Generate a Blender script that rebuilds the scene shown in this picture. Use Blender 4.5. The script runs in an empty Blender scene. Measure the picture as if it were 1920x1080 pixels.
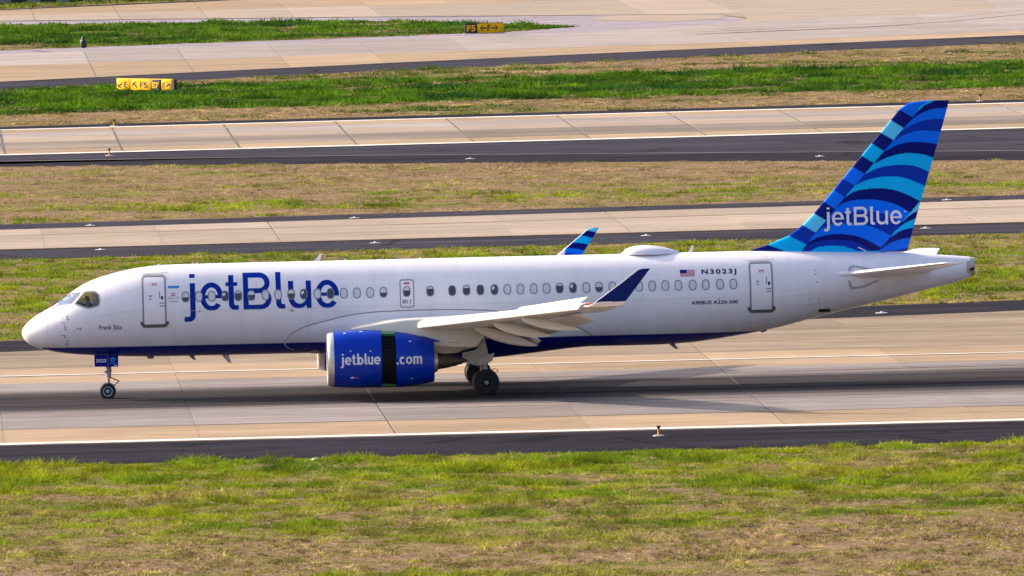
import bpy, bmesh, math, random
import numpy as np
from mathutils import Vector, Matrix

S = bpy.context.scene
COL = S.collection
random.seed(7)
RNG = np.random.default_rng(11)
R = math.radians

# ------------------------------------------------------------------ camera
CAM_POS = (-4.313, -496.322, 29.654)
CAM_YAW, CAM_PITCH, CAM_ROLL = 0.0487548, 0.0513373, 0.0210469
cam_d = bpy.data.cameras.new('camera')
cam = bpy.data.objects.new('camera', cam_d)
COL.objects.link(cam)
S.camera = cam
cam_d.sensor_width = 36.0
cam_d.lens = 23000.0 / 1920.0 * 36.0
cam_d.clip_start = 1.0
cam_d.clip_end = 20000.0
_f = Vector((math.sin(CAM_YAW) * math.cos(CAM_PITCH), math.cos(CAM_YAW) * math.cos(CAM_PITCH), -math.sin(CAM_PITCH)))
_r = Vector((math.cos(CAM_YAW), -math.sin(CAM_YAW), 0))
_u = _r.cross(_f)
_c, _s = math.cos(CAM_ROLL), math.sin(CAM_ROLL)
_r2 = _r * _c - _u * _s
_u2 = _u * _c + _r * _s
cam.matrix_world = Matrix(((_r2.x, _u2.x, -_f.x, CAM_POS[0]), (_r2.y, _u2.y, -_f.y, CAM_POS[1]),
                           (_r2.z, _u2.z, -_f.z, CAM_POS[2]), (0, 0, 0, 1)))

# ------------------------------------------------------------------ light
SUN_EL = R(26.5)
SUN_AZ = math.atan2(-0.885, 0.465)          # clockwise from +Y (towards +X)
w = bpy.data.worlds.new('World')
S.world = w
w.use_nodes = True
nt = w.node_tree
bg = nt.nodes['Background']
sky = nt.nodes.new('ShaderNodeTexSky')
sky.sky_type = 'NISHITA'
sky.sun_disc = False
sky.sun_elevation = SUN_EL
sky.sun_rotation = SUN_AZ
sky.air_density = 0.85
sky.dust_density = 5.0
sky.ozone_density = 1.5
nt.links.new(sky.outputs[0], bg.inputs[0])
bg.inputs[1].default_value = 0.15
sun_d = bpy.data.lights.new('sun', 'SUN')
sun_d.energy = 3.5
sun_d.angle = R(0.6)
sun_d.color = (1.0, 0.855, 0.715)
sun = bpy.data.objects.new('sun', sun_d)
COL.objects.link(sun)
to_sun = Vector((math.sin(SUN_AZ) * math.cos(SUN_EL), math.cos(SUN_AZ) * math.cos(SUN_EL), math.sin(SUN_EL)))
sun.rotation_euler = to_sun.to_track_quat('Z', 'Y').to_euler()
sun.location = (0, 0, 80)
S.view_settings.view_transform = 'Standard'
S.view_settings.look = 'None'
S.view_settings.exposure = 1.04
S.view_settings.gamma = 1.0
S.view_settings.use_curve_mapping = False

# ------------------------------------------------------------------ helpers
def srgb(r, g, b):
    f = lambda c: (c / 255 / 12.92) if c / 255 <= 0.04045 else ((c / 255 + 0.055) / 1.055) ** 2.4
    return (f(r), f(g), f(b), 1.0)


def tag(o, label=None, cat=None, group=None, kind=None):
    if label: o['label'] = label
    if cat: o['category'] = cat
    if group: o['group'] = group
    if kind: o['kind'] = kind
    return o


def link(name, me, parent=None, loc=None):
    o = bpy.data.objects.new(name, me)
    COL.objects.link(o)
    if parent is not None: o.parent = parent
    if loc is not None: o.location = loc
    return o


def mesh(name, verts, faces, mats=None, parent=None, smooth=False, fmat=None):
    me = bpy.data.meshes.new(name)
    me.from_pydata([tuple(v) for v in verts], [], [tuple(f) for f in faces])
    if mats is not None:
        for m in (mats if isinstance(mats, (list, tuple)) else [mats]): me.materials.append(m)
    if fmat is not None: me.polygons.foreach_set('material_index', np.asarray(fmat, dtype=np.int32))
    if smooth: me.polygons.foreach_set('use_smooth', np.ones(len(me.polygons), dtype=bool))
    me.validate()
    me.update()
    return link(name, me, parent)


def fix_normals(o):
    bm = bmesh.new(); bm.from_mesh(o.data)
    bmesh.ops.recalc_face_normals(bm, faces=bm.faces)
    bm.to_mesh(o.data); bm.free()
    return o


def sharp(o, deg=35):
    bm = bmesh.new(); bm.from_mesh(o.data)
    bmesh.ops.recalc_face_normals(bm, faces=bm.faces)
    for e in bm.edges:
        if len(e.link_faces) == 2 and e.calc_face_angle(0) > R(deg): e.smooth = False
    for f in bm.faces: f.smooth = True
    bm.to_mesh(o.data); bm.free()
    return o


def loft(name, secs, mats, parent=None, closed=True, caps=True, smooth=True, ang=35):
    n = len(secs[0]); vs = [p for s in secs for p in s]; fs = []
    for i in range(len(secs) - 1):
        for j in range(n if closed else n - 1):
            a = i * n + j; b = i * n + (j + 1) % n
            fs.append((a, b, b + n, a + n))
    if caps and closed:
        fs.append(tuple(range(n - 1, -1, -1)))
        fs.append(tuple(range((len(secs) - 1) * n, len(secs) * n)))
    o = mesh(name, vs, fs, mats, parent)
    return sharp(o, ang) if smooth else fix_normals(o)


def lathe_x(name, prof, c, mats, parent=None, n=48, ang=35):
    """profile of (x, r) turned about the X axis through c=(y,z)"""
    secs = [[(x, c[0] + r * math.sin(2 * math.pi * k / n), c[1] + r * math.cos(2 * math.pi * k / n)) for k in range(n)] for x, r in prof]
    return loft(name, secs, mats, parent, caps=False, ang=ang)


def lathe_y(name, prof, c, mats, parent=None, n=40, ang=35):
    """profile of (y, r) turned about the Y axis through c=(x,z)"""
    secs = [[(c[0] + r * math.sin(2 * math.pi * k / n), y, c[1] + r * math.cos(2 * math.pi * k / n)) for k in range(n)] for y, r in prof]
    return loft(name, secs, mats, parent, caps=True, ang=ang)


def lathe_z(name, prof, mats, parent=None, n=20, ang=35):
    secs = [[(r * math.sin(2 * math.pi * k / n), r * math.cos(2 * math.pi * k / n), z) for k in range(n)] for r, z in prof]
    return loft(name, secs, mats, parent, caps=True, ang=ang)


def tubes(name, segs, mats, parent=None, n=12):
    """several round bars (p, q, r0, r1) joined as one part"""
    vs, fs = [], []
    for p, q, r0, r1 in segs:
        p, q = Vector(p), Vector(q); d = (q - p).normalized()
        a = d.orthogonal().normalized(); b = d.cross(a); k0 = len(vs)
        for c, r in ((p, r0), (q, r1)):
            for k in range(n):
                t = 2 * math.pi * k / n; vs.append(c + a * (r * math.cos(t)) + b * (r * math.sin(t)))
        for k in range(n): fs.append((k0 + k, k0 + (k + 1) % n, k0 + n + (k + 1) % n, k0 + n + k))
        fs.append(tuple(range(k0 + n - 1, k0 - 1, -1))); fs.append(tuple(range(k0 + n, k0 + 2 * n)))
    return sharp(mesh(name, vs, fs, mats, parent), 40)


def box(name, lo, hi, mats, parent=None):
    (x0, y0, z0), (x1, y1, z1) = lo, hi
    v = [(x0, y0, z0), (x1, y0, z0), (x1, y1, z0), (x0, y1, z0), (x0, y0, z1), (x1, y0, z1), (x1, y1, z1), (x0, y1, z1)]
    return mesh(name, v, [(0, 3, 2, 1), (4, 5, 6, 7), (0, 1, 5, 4), (1, 2, 6, 5), (2, 3, 7, 6), (3, 0, 4, 7)], mats, parent)


def plate(name, poly, y0, y1, mats, parent=None, fy=None):
    """outline in X,Z given thickness in Y"""
    n = len(poly)
    a = [(x, (y0 if fy is None else y0 + fy(x, z)), z) for x, z in poly]
    b = [(x, (y1 if fy is None else y1 + fy(x, z)), z) for x, z in poly]
    fs = [tuple(range(n)), tuple(range(2 * n - 1, n - 1, -1))]
    fs += [(i, (i + 1) % n, n + (i + 1) % n, n + i) for i in range(n)]
    return fix_normals(mesh(name, a + b, fs, mats, parent))


def pchip(tab):
    x = np.array([a for a, _ in tab], float); y = np.array([b for _, b in tab], float)
    h = np.diff(x); d = np.diff(y) / h; m = np.zeros(len(x))
    for i in range(1, len(x) - 1):
        if d[i - 1] * d[i] > 0:
            w1 = 2 * h[i] + h[i - 1]; w2 = h[i] + 2 * h[i - 1]
            m[i] = (w1 + w2) / (w1 / d[i - 1] + w2 / d[i])
    m[0] = d[0]; m[-1] = d[-1]
    def f(q):
        q = np.clip(q, x[0], x[-1]); i = np.clip(np.searchsorted(x, q) - 1, 0, len(h) - 1)
        t = (q - x[i]) / h[i]
        return (1 + 2 * t) * (1 - t) ** 2 * y[i] + t * (1 - t) ** 2 * h[i] * m[i] + t * t * (3 - 2 * t) * y[i + 1] + t * t * (t - 1) * h[i] * m[i + 1]
    return f


# ------------------------------------------------------------------ materials
def nodes(name):
    m = bpy.data.materials.new(name); m.use_nodes = True
    t = m.node_tree; return m, t, t.nodes['Principled BSDF']


def N(t, kind, **kw):
    n = t.nodes.new(kind)
    for k, v in kw.items():
        if k.startswith('i_'): n.inputs[k[2:].replace('_', ' ')].default_value = v
        else: setattr(n, k, v)
    return n


def mixc(t, fac, a, b, blend='MIX'):
    n = t.nodes.new('ShaderNodeMix'); n.data_type = 'RGBA'; n.blend_type = blend
    for sock, v in ((n.inputs[0], fac), (n.inputs[6], a), (n.inputs[7], b)):
        if hasattr(v, 'node'): t.links.new(v, sock)
        else: sock.default_value = v
    return n.outputs[2]


def mth(t, op, a, b=0.0, c=0.0, clamp=False):
    n = t.nodes.new('ShaderNodeMath'); n.operation = op; n.use_clamp = clamp
    for i, v in enumerate((a, b, c)):
        if hasattr(v, 'node'): t.links.new(v, n.inputs[i])
        else: n.inputs[i].default_value = v
    return n.outputs[0]


def noise(t, vec, scale, detail=4.0, rough=0.55, sx=1.0, sy=1.0, sz=1.0):
    mp = t.nodes.new('ShaderNodeMapping'); mp.inputs['Scale'].default_value = (sx, sy, sz)
    t.links.new(vec, mp.inputs['Vector'])
    n = t.nodes.new('ShaderNodeTexNoise'); n.inputs['Scale'].default_value = scale
    n.inputs['Detail'].default_value = detail; n.inputs['Roughness'].default_value = rough
    t.links.new(mp.outputs[0], n.inputs['Vector'])
    return n.outputs['Fac']


def ramp(t, fac, stops, interp='LINEAR'):
    n = t.nodes.new('ShaderNodeValToRGB'); n.color_ramp.interpolation = interp
    els = n.color_ramp.elements
    while len(els) < len(stops): els.new(0.5)
    for e, (p, c) in zip(els, stops): e.position = p; e.color = c if len(c) == 4 else (*c, 1)
    t.links.new(fac, n.inputs[0]); return n.outputs[0]


def g(v): return (v, v, v, 1.0)


def bump(t, bsdf, h, strength=0.3, dist=0.02):
    b = t.nodes.new('ShaderNodeBump'); b.inputs['Strength'].default_value = strength; b.inputs['Distance'].default_value = dist
    t.links.new(h, b.inputs['Height']); t.links.new(b.outputs[0], bsdf.inputs['Normal'])


def simple(name, col, rough=0.5, metal=0.0, coat=0.0, var=0.12, scale=3.0, spec=0.5):
    m, t, b = nodes(name)
    p = t.nodes.new('ShaderNodeNewGeometry').outputs['Position']
    f = noise(t, p, scale, 5)
    c = mixc(t, ramp(t, f, [(0.3, g(0)), (0.7, g(1))]), tuple(v * (1 - var) for v in col[:3]) + (1,), tuple(min(1, v * (1 + var)) for v in col[:3]) + (1,))
    t.links.new(c, b.inputs['Base Color'])
    b.inputs['Roughness'].default_value = rough; b.inputs['Metallic'].default_value = metal
    b.inputs['Coat Weight'].default_value = coat; b.inputs['Coat Roughness'].default_value = 0.08
    b.inputs['Specular IOR Level'].default_value = spec
    return m


WHITE = (0.90, 0.845, 0.885, 1)
NAVY = (0.001, 0.008, 0.17, 1)
ROYAL = (0.001, 0.035, 0.42, 1)
BLUE = (0.001, 0.16, 0.95, 1)
CYAN = (0.001, 0.46, 0.95, 1)
PALE = (0.10, 0.60, 0.96, 1)


def paint_nodes(m, t, b, basecol, rough=0.22, spec=0.5, coat=0.35, panels=False):
    """aircraft gloss over a base colour, with faint soot streaks and waviness"""
    p = t.nodes.new('ShaderNodeNewGeometry').outputs['Position']
    st = noise(t, p, 1.0, 5, 0.6, 0.5, 3.0, 3.0)
    d = ramp(t, st, [(0.35, g(0.95)), (0.65, g(1.0))])
    c = mixc(t, 1.0, basecol, d, 'MULTIPLY')
    if panels:
        sp_ = t.nodes.new('ShaderNodeSeparateXYZ'); t.links.new(p, sp_.inputs[0])
        for src, per, wd_, ofs in ((sp_.outputs[0], 2.03, 0.0085, 0.31), (sp_.outputs[2], 0.79, 0.016, 0.43)):
            fr_ = mth(t, 'FRACT', mth(t, 'ADD', mth(t, 'DIVIDE', src, per), ofs))
            c = mixc(t, mth(t, 'MULTIPLY', mth(t, 'LESS_THAN', fr_, wd_), 0.11), c, (0.12, 0.11, 0.13, 1))
        gm = noise(t, p, 1.0, 6, 0.7, 1.6, 1.0, 0.25)
        c = mixc(t, 1.0, c, ramp(t, gm, [(0.34, g(0.93)), (0.60, g(1.0))]), 'MULTIPLY')
    t.links.new(c, b.inputs['Base Color'])
    b.inputs['Roughness'].default_value = rough
    b.inputs['Coat Weight'].default_value = coat; b.inputs['Coat Roughness'].default_value = 0.06
    b.inputs['Specular IOR Level'].default_value = spec
    wv = noise(t, p, 0.9, 2, 0.5)
    bump(t, b, wv, 0.05, 0.05)


def make_livery():
    """white upper, royal blue belly below the cheat line"""
    m, t, b = nodes('fuselage_paint')
    pos = t.nodes.new('ShaderNodeNewGeometry').outputs['Position']
    sep = t.nodes.new('ShaderNodeSeparateXYZ'); t.links.new(pos, sep.inputs[0])
    blue = mth(t, 'LESS_THAN', sep.outputs[2], 2.165)
    aft = mth(t, 'GREATER_THAN', sep.outputs[0], 0.83)
    blue = mth(t, 'MULTIPLY', blue, aft)
    white = mixc(t, mth(t, 'LESS_THAN', mth(t, 'ABSOLUTE', mth(t, 'SUBTRACT', sep.outputs[2], 2.172)), 0.007), WHITE, (0.25, 0.25, 0.3, 1))
    c = mixc(t, blue, white, (0.001, 0.010, 0.27, 1))
    paint_nodes(m, t, b, c, 0.24, 0.32, 0.15, True)
    return m


def make_paint(name, col, rough=0.22, spec=0.5, coat=0.35):
    m, t, b = nodes(name)
    rgb = t.nodes.new('ShaderNodeRGB'); rgb.outputs[0].default_value = col
    paint_nodes(m, t, b, rgb.outputs[0], rough, spec, coat); return m


def make_attr_paint(name):
    m, t, b = nodes(name)
    a = t.nodes.new('ShaderNodeAttribute'); a.attribute_name = 'livery'
    paint_nodes(m, t, b, a.outputs['Color'], 0.22, 0.1, 0.02); return m


M = {}
M['fus'] = make_livery()
M['white'] = make_paint('white_paint', WHITE)
M['wing'] = make_paint('wing_paint', (0.66, 0.625, 0.56, 1), 0.35)
M['softseal'] = simple('pale_grey_seal', (0.40, 0.38, 0.40, 1), 0.6)
M['engine'] = make_paint('engine_blue_paint', (0.0004, 0.034, 0.42, 1), 0.1, 0.24, 0.06)
M['belly'] = make_paint('belly_blue_paint', (0.001, 0.010, 0.27, 1), 0.25, 0.1, 0.0)
M['navy'] = make_paint('navy_paint', NAVY, 0.25, 0.2, 0.05)
M['logo'] = make_paint('logo_blue_paint', (0.0004, 0.028, 0.30, 1), 0.3, 0.1, 0.0)
M['cyan'] = make_paint('cyan_paint', CYAN)
M['attr'] = make_attr_paint('striped_tail_paint')
M['lip'] = simple('inlet_lip_metal', (0.72, 0.66, 0.60, 1), 0.32, 0.75)
M['soot'] = simple('sooty_metal', (0.10, 0.08, 0.07, 1), 0.5, 0.6, var=0.4)
M['alu'] = simple('bare_metal', (0.62, 0.58, 0.52, 1), 0.38, 0.8)
M['hot'] = simple('heat_stained_metal', (0.30, 0.25, 0.21, 1), 0.42, 0.8, var=0.3)
M['seal'] = simple('grey_seal', (0.26, 0.24, 0.26, 1), 0.6)
M['frame'] = simple('window_frame_grey', (0.20, 0.175, 0.195, 1), 0.5)
M['apu'] = simple('exhaust_beige', (0.50, 0.43, 0.36, 1), 0.45, 0.2)
M['sill'] = simple('scuff_plate_brown', (0.13, 0.11, 0.10, 1), 0.5)
M['shade'] = simple('window_shade', (0.66, 0.655, 0.70, 1), 0.35, coat=0.3, var=0.04)
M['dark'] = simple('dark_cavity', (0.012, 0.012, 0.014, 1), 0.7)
M['cabin'] = simple('cabin_window_dark', (0.055, 0.05, 0.075, 1), 0.12, coat=0.5, var=0.5, scale=9)
M['tyre'] = simple('tyre_rubber', (0.018, 0.018, 0.02, 1), 0.75, scale=9)
M['rim'] = simple('wheel_rim_paint', (0.42, 0.52, 0.57, 1), 0.35, 0.2)
M['hubd'] = simple('main_wheel_hub', (0.05, 0.045, 0.05, 1), 0.45, 0.3)
M['strut'] = simple('strut_grey_paint', (0.45, 0.47, 0.50, 1), 0.4, 0.1)
M['steel'] = simple('oleo_steel', (0.7, 0.7, 0.72, 1), 0.2, 1.0)
M['hose'] = simple('hydraulic_hose', (0.02, 0.02, 0.022, 1), 0.5)
M['green'] = simple('green_primer', (0.06, 0.26, 0.05, 1), 0.5)
M['cascade'] = simple('cascade_vanes', (0.009, 0.009, 0.011, 1), 0.7, spec=0.15)
M['lettergrey'] = simple('letter_white', (0.74, 0.73, 0.78, 1), 0.4, var=0.03)
M['ink'] = simple('lettering_ink', (0.012, 0.014, 0.06, 1), 0.5)
M['stencil'] = simple('grey_stencil', (0.30, 0.30, 0.34, 1), 0.5)
M['red'] = simple('red_stencil', (0.55, 0.05, 0.07, 1), 0.5)
M['flagred'] = simple('flag_red', (0.52, 0.06, 0.09, 1), 0.5)
M['magenta'] = simple('magenta_stripe', (0.16, 0.01, 0.16, 1), 0.5)
M['bluedecal'] = simple('sky_blue_decal', (0.01, 0.25, 0.66, 1), 0.5)
M['orange'] = simple('orange_lens', (0.85, 0.14, 0.02, 1), 0.25)
M['amber'] = simple('landing_light_lens', (0.55, 0.36, 0.16, 1), 0.2, coat=1.0)
M['skin'] = simple('skin', (0.45, 0.25, 0.18, 1), 0.6)
M['shirt'] = simple('pale_blue_shirt', (0.36, 0.62, 0.72, 1), 0.8)
M['hair'] = simple('dark_hair', (0.02, 0.02, 0.03, 1), 0.7)

m, t, b = nodes('cockpit_glass')
b.inputs['Base Color'].default_value = (0.02, 0.03, 0.05, 1)
b.inputs['Roughness'].default_value = 0.02
b.inputs['Alpha'].default_value = 0.3
M['glass'] = m
m, t, b = nodes('windscreen_glass')
b.inputs['Base Color'].default_value = (0.05, 0.09, 0.20, 1)
b.inputs['Roughness'].default_value = 0.12
b.inputs['Coat Weight'].default_value = 0.2
M['screen'] = m


def concrete(name, col, rubber=None, stain=0.2, streak=1.0):
    m, t, b = nodes(name)
    pos = t.nodes.new('ShaderNodeNewGeometry').outputs['Position']
    sep = t.nodes.new('ShaderNodeSeparateXYZ'); t.links.new(pos, sep.inputs[0])
    big = noise(t, pos, 0.25, 4, 0.6, 0.35, 1.0, 1.0)
    lines = noise(t, pos, 1.0, 5, 0.65, 0.035, 2.6, 1.0)
    fine = noise(t, pos, 9.0, 6, 0.7)
    blot = noise(t, pos, 0.9, 6, 0.7, 0.5, 1.0, 1.0)
    c = mixc(t, ramp(t, big, [(0.32, g(0)), (0.68, g(1))]), tuple(v * (1 - stain) for v in col) + (1,), tuple(v * (1 + stain * 0.45) for v in col) + (1,))
    c = mixc(t, 1.0, c, ramp(t, lines, [(0.25, g(1 - 0.32 * streak)), (0.6, g(1.0))]), 'MULTIPLY')
    lines2 = noise(t, pos, 1.0, 4, 0.7, 0.02, 9.0, 1.0)
    c = mixc(t, 1.0, c, ramp(t, lines2, [(0.30, g(1 - 0.30 * streak)), (0.50, g(1.0))]), 'MULTIPLY')
    c = mixc(t, 1.0, c, ramp(t, blot, [(0.30, g(0.84)), (0.62, g(1.05))]), 'MULTIPLY')
    c = mixc(t, 1.0, c, ramp(t, fine, [(0.3, g(0.86)), (0.7, g(1.08))]), 'MULTIPLY')
    oi = t.nodes.new('ShaderNodeObjectInfo').outputs['Random']
    c = mixc(t, 1.0, c, ramp(t, oi, [(0, g(0.87)), (1, g(1.07))]), 'MULTIPLY')
    if rubber:
        yc, hw, soft, amt = rubber
        d = mth(t, 'ABSOLUTE', mth(t, 'SUBTRACT', sep.outputs[1], yc))
        wob = mth(t, 'MULTIPLY', mth(t, 'SUBTRACT', lines, 0.5), 7.0)
        k = mth(t, 'DIVIDE', mth(t, 'SUBTRACT', hw, mth(t, 'ADD', d, wob)), soft)
        k = mth(t, 'SMOOTH_MIN', mth(t, 'MAXIMUM', k, 0.0), 1.0, 0.2)
        k = mth(t, 'MULTIPLY', k, mth(t, 'MULTIPLY', ramp(t, lines, [(0.2, g(1.0)), (0.75, g(0.86))]), amt), clamp=True)
        c = mixc(t, k, c, (0.026, 0.021, 0.024, 1))
    t.links.new(c, b.inputs['Base Color'])
    b.inputs['Roughness'].default_value = 0.8
    b.inputs['Specular IOR Level'].default_value = 0.03
    bump(t, b, fine, 0.25, 0.01)
    return m


def asphalt(name, col, var=0.35):
    m, t, b = nodes(name)
    pos = t.nodes.new('ShaderNodeNewGeometry').outputs['Position']
    big = noise(t, pos, 0.5, 5, 0.65, 0.12, 1.2, 1.0)
    fine = noise(t, pos, 6.0, 6, 0.7, 0.5, 1.0, 1.0)
    c = mixc(t, ramp(t, big, [(0.35, g(0)), (0.68, g(1))]), tuple(v * (1 - var) for v in col) + (1,), tuple(v * (1 + var * 1.3) for v in col) + (1,))
    pt = noise(t, pos, 1.0, 5, 0.7, 0.12, 1.6, 1.0)
    c = mixc(t, ramp(t, pt, [(0.56, g(0)), (0.66, g(0.55))]), c, tuple(v * 2.4 for v in col) + (1,))
    c = mixc(t, 1.0, c, ramp(t, fine, [(0.3, g(0.65)), (0.7, g(1.3))]), 'MULTIPLY')
    vm = t.nodes.new('ShaderNodeMapping'); vm.inputs['Scale'].default_value = (0.10, 0.22, 1)
    t.links.new(pos, vm.inputs[0])
    vo = t.nodes.new('ShaderNodeTexVoronoi'); vo.feature = 'DISTANCE_TO_EDGE'; vo.inputs['Scale'].default_value = 0.8
    t.links.new(vm.outputs[0], vo.inputs['Vector'])
    ck = ramp(t, vo.outputs['Distance'], [(0.0, g(0.3)), (0.02, g(1.0))])
    c = mixc(t, 1.0, c, ck, 'MULTIPLY')
    t.links.new(c, b.inputs['Base Color'])
    b.inputs['Roughness'].default_value = 0.85
    b.inputs['Specular IOR Level'].default_value = 0.03
    bump(t, b, fine, 0.3, 0.01)
    return m


TAN = (0.42, 0.305, 0.20)
GREY = (0.30, 0.26, 0.245)
M['c_tan'] = concrete('concrete_tan', TAN)
M['c_grey'] = concrete('concrete_grey_rubbered', GREY, rubber=(-1.3, 8.4, 3.2, 1.0))
M['c_brown'] = concrete('concrete_stained', (0.325, 0.25, 0.18), stain=0.3, streak=1.3)
M['c_far'] = concrete('concrete_far_runway', (0.30, 0.245, 0.20), rubber=(268.5, 5.0, 5.0, 0.35))
M['c_pale'] = concrete('concrete_pale', (0.385, 0.33, 0.305))
M['c_taxi'] = concrete('concrete_taxiway', (0.41, 0.33, 0.26), stain=0.15)
M['joint'] = simple('joint_filler', (0.075, 0.065, 0.06, 1), 0.9)
M['a_dark'] = asphalt('asphalt_dark', (0.017, 0.0145, 0.021), 0.55)
M['a_mid'] = asphalt('asphalt_weathered', (0.034, 0.030, 0.042), 0.5)
M['a_lite'] = asphalt('asphalt_bleached', (0.27, 0.235, 0.255), 0.2)
M['line'] = simple('white_marking', (0.60, 0.565, 0.53, 1), 0.8, var=0.25, scale=1.5, spec=0.05)
def worn_line():
    m, t, b = nodes('white_marking')
    p = t.nodes.new('ShaderNodeNewGeometry').outputs['Position']
    k = noise(t, p, 1.4, 6, 0.75, 0.35, 1.6, 1.0)
    c = mixc(t, ramp(t, k, [(0.36, g(0)), (0.52, g(1))]), (0.40, 0.34, 0.28, 1), (0.72, 0.68, 0.64, 1))
    t.links.new(c, b.inputs['Base Color']); b.inputs['Roughness'].default_value = 0.85; b.inputs['Specular IOR Level'].default_value = 0.03
    return m
M['line'] = worn_line()
M['yline'] = simple('yellow_marking', (0.24, 0.15, 0.055, 1), 0.7, var=0.2, scale=2)

m, t, b = nodes('soil_and_thatch')
pos = t.nodes.new('ShaderNodeNewGeometry').outputs['Position']
n1 = noise(t, pos, 0.22, 6, 0.65, 0.45, 1.0, 1.0); n2 = noise(t, pos, 5.0, 6, 0.75)
c = mixc(t, ramp(t, n1, [(0.48, g(0)), (0.68, g(1))]), (0.265, 0.18, 0.115, 1), (0.15, 0.145, 0.038, 1))
n3 = noise(t, pos, 2.2, 6, 0.8, 0.8, 0.25, 1.0)
c = mixc(t, 1.0, c, ramp(t, n2, [(0.3, g(0.45)), (0.7, g(1.35))]), 'MULTIPLY')
c = mixc(t, 1.0, c, ramp(t, n3, [(0.35, g(0.6)), (0.62, g(1.15))]), 'MULTIPLY')
t.links.new(c, b.inputs['Base Color']); b.inputs['Roughness'].default_value = 0.95
b.inputs['Specular IOR Level'].default_value = 0.0
bump(t, b, n2, 0.8, 0.08)
M['soil'] = m

m, t, b = nodes('grass_blades')
a = t.nodes.new('ShaderNodeAttribute'); a.attribute_name = 'tint'
t.links.new(a.outputs['Color'], b.inputs['Base Color'])
b.inputs['Roughness'].default_value = 0.8; b.inputs['Specular IOR Level'].default_value = 0.03
tr = t.nodes.new('ShaderNodeBsdfTranslucent'); t.links.new(a.outputs['Color'], tr.inputs['Color'])
mx = t.nodes.new('ShaderNodeMixShader'); mx.inputs[0].default_value = 0.4
t.links.new(b.outputs[0], mx.inputs[1]); t.links.new(tr.outputs[0], mx.inputs[2])
t.links.new(mx.outputs[0], t.nodes['Material Output'].inputs['Surface'])
M['grass'] = m
M['sign_y'] = simple('sign_yellow', (0.85, 0.45, 0.003, 1), 0.5, var=0.1, spec=0.15)
M['sign_k'] = simple('sign_black', (0.015, 0.014, 0.012, 1), 0.45)
M['lt_y'] = simple('yellow_light_stem', (0.60, 0.30, 0.03, 1), 0.5)
M['lt_k'] = simple('dark_lamp_head', (0.06, 0.04, 0.015, 1), 0.3)
M['lt_w'] = simple('pale_light_base', (0.46, 0.41, 0.36, 1), 0.8, spec=0.1)
M['post'] = simple('dark_post_plastic', (0.012, 0.014, 0.022, 1), 0.5)
M['wall'] = simple('blue_grey_barrier', (0.20, 0.22, 0.25, 1), 0.8)

# ------------------------------------------------------------------ the setting: terrain and pavements
def sheet(name, poly, z, mat, label=None, kind='structure', parent=None):
    o = mesh(name, [(x, y, z) for x, y in poly], [tuple(range(len(poly)))], mat, parent)
    if o.data.polygons[0].normal.z < 0: o.data.flip_normals()
    if parent is None: tag(o, kind=kind)
    if label: o['label'] = label
    return o


def ext(pl, x0, x1):
    """polyline continued straight to x0 and x1"""
    pl = list(pl)
    (ax, ay), (bx, by) = pl[0], pl[1]
    if x0 < ax: pl.insert(0, (x0, ay + (by - ay) / (bx - ax) * (x0 - ax)))
    (ax, ay), (bx, by) = pl[-2], pl[-1]
    if x1 > bx: pl.append((x1, by + (by - ay) / (bx - ax) * (x1 - bx)))
    return pl


def yat(pl, x):
    return float(np.interp(x, [p[0] for p in pl], [p[1] for p in pl]))


def strip(name, lo, hi, z, mat, x0=None, x1=None, label=None, parent=None):
    if x0 is not None:
        lo, hi = ext(lo, x0, x1), ext(hi, x0, x1)
    return sheet(name, list(lo) + list(hi)[::-1], z, mat, label, parent=parent)


def lanes(parent, bounds, xs, mats, top, base, wide, wg_=0.035):
    """concrete slabs between successive boundary lines and cross joints; a slab is a low block with open joints round it"""
    for i in range(len(bounds) - 1):
        for j in range(len(xs) - 1):
            ga = wg_ if xs[j] in wide else 0.008
            gb = wg_ if xs[j + 1] in wide else 0.008
            xa, xb = xs[j] + ga, xs[j + 1] - gb
            q = [(xa, yat(bounds[i], xa) + 0.03), (xb, yat(bounds[i], xb) + 0.03), (xb, yat(bounds[i + 1], xb) - 0.03), (xa, yat(bounds[i + 1], xa) - 0.03)]
            if q[3][1] - q[0][1] < 0.2 and q[2][1] - q[1][1] < 0.2: continue
            tz = top + random.uniform(-0.004, 0.004)
            v = [(x, y, base) for x, y in q] + [(x, y, tz) for x, y in q]
            mesh('slab', v, [(4, 5, 6, 7), (0, 1, 5, 4), (1, 2, 6, 5), (2, 3, 7, 6), (3, 0, 4, 7)], M[mats[i]], parent)


L0, L1 = -260.0, 360.0
sheet('ground', [(-6000, -900), (6000, -900), (6000, 9000), (-6000, 9000)], 0.0, M['soil'])

# runway the airliner rolls on
hl = lambda y: [(L0, y), (L1, y)]
rw = sheet('runway', [(L0, -28.6), (L1, -28.6), (L1, 22.6), (L0, 22.6)], 0.012, M['joint'])
xs = [L0] + [14 + 7.5 * k for k in range(-6, 9)] + [L1]
wide = {14, 29, 59, -31}
lanes(rw, [hl(y) for y in (-28.55, -19.0, -11.4, -3.8, 3.9, 11.6, 22.6)], xs, ['c_tan', 'c_grey', 'c_grey', 'c_grey', 'c_grey', 'c_tan'], 0.034, 0.013, wide)
edge = [(-60, 17.0), (-0.2, 35.6), (43.7, 49.0), (80, 60.0), (120, 72)]
ex = sheet('taxiway_exit', [(-40, 22.65), (L1, 22.65), (L1, 72)] + edge[::-1][:-1] + [(-41.9, 22.65)], 0.011, M['joint'])
eb = ext(edge, L0, L1)
def emin(y): return [(x, max(22.65, min(y, yat(eb, x)))) for x in np.linspace(-45, 125, 171)]
lanes(ex, [emin(22.65), emin(30.3), emin(38.0), emin(46.0), emin(80)], [14 + 7.5 * k for k in range(-7, 14)], ['c_brown', 'c_brown', 'c_brown', 'c_brown'], 0.033, 0.012, wide)
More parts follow.
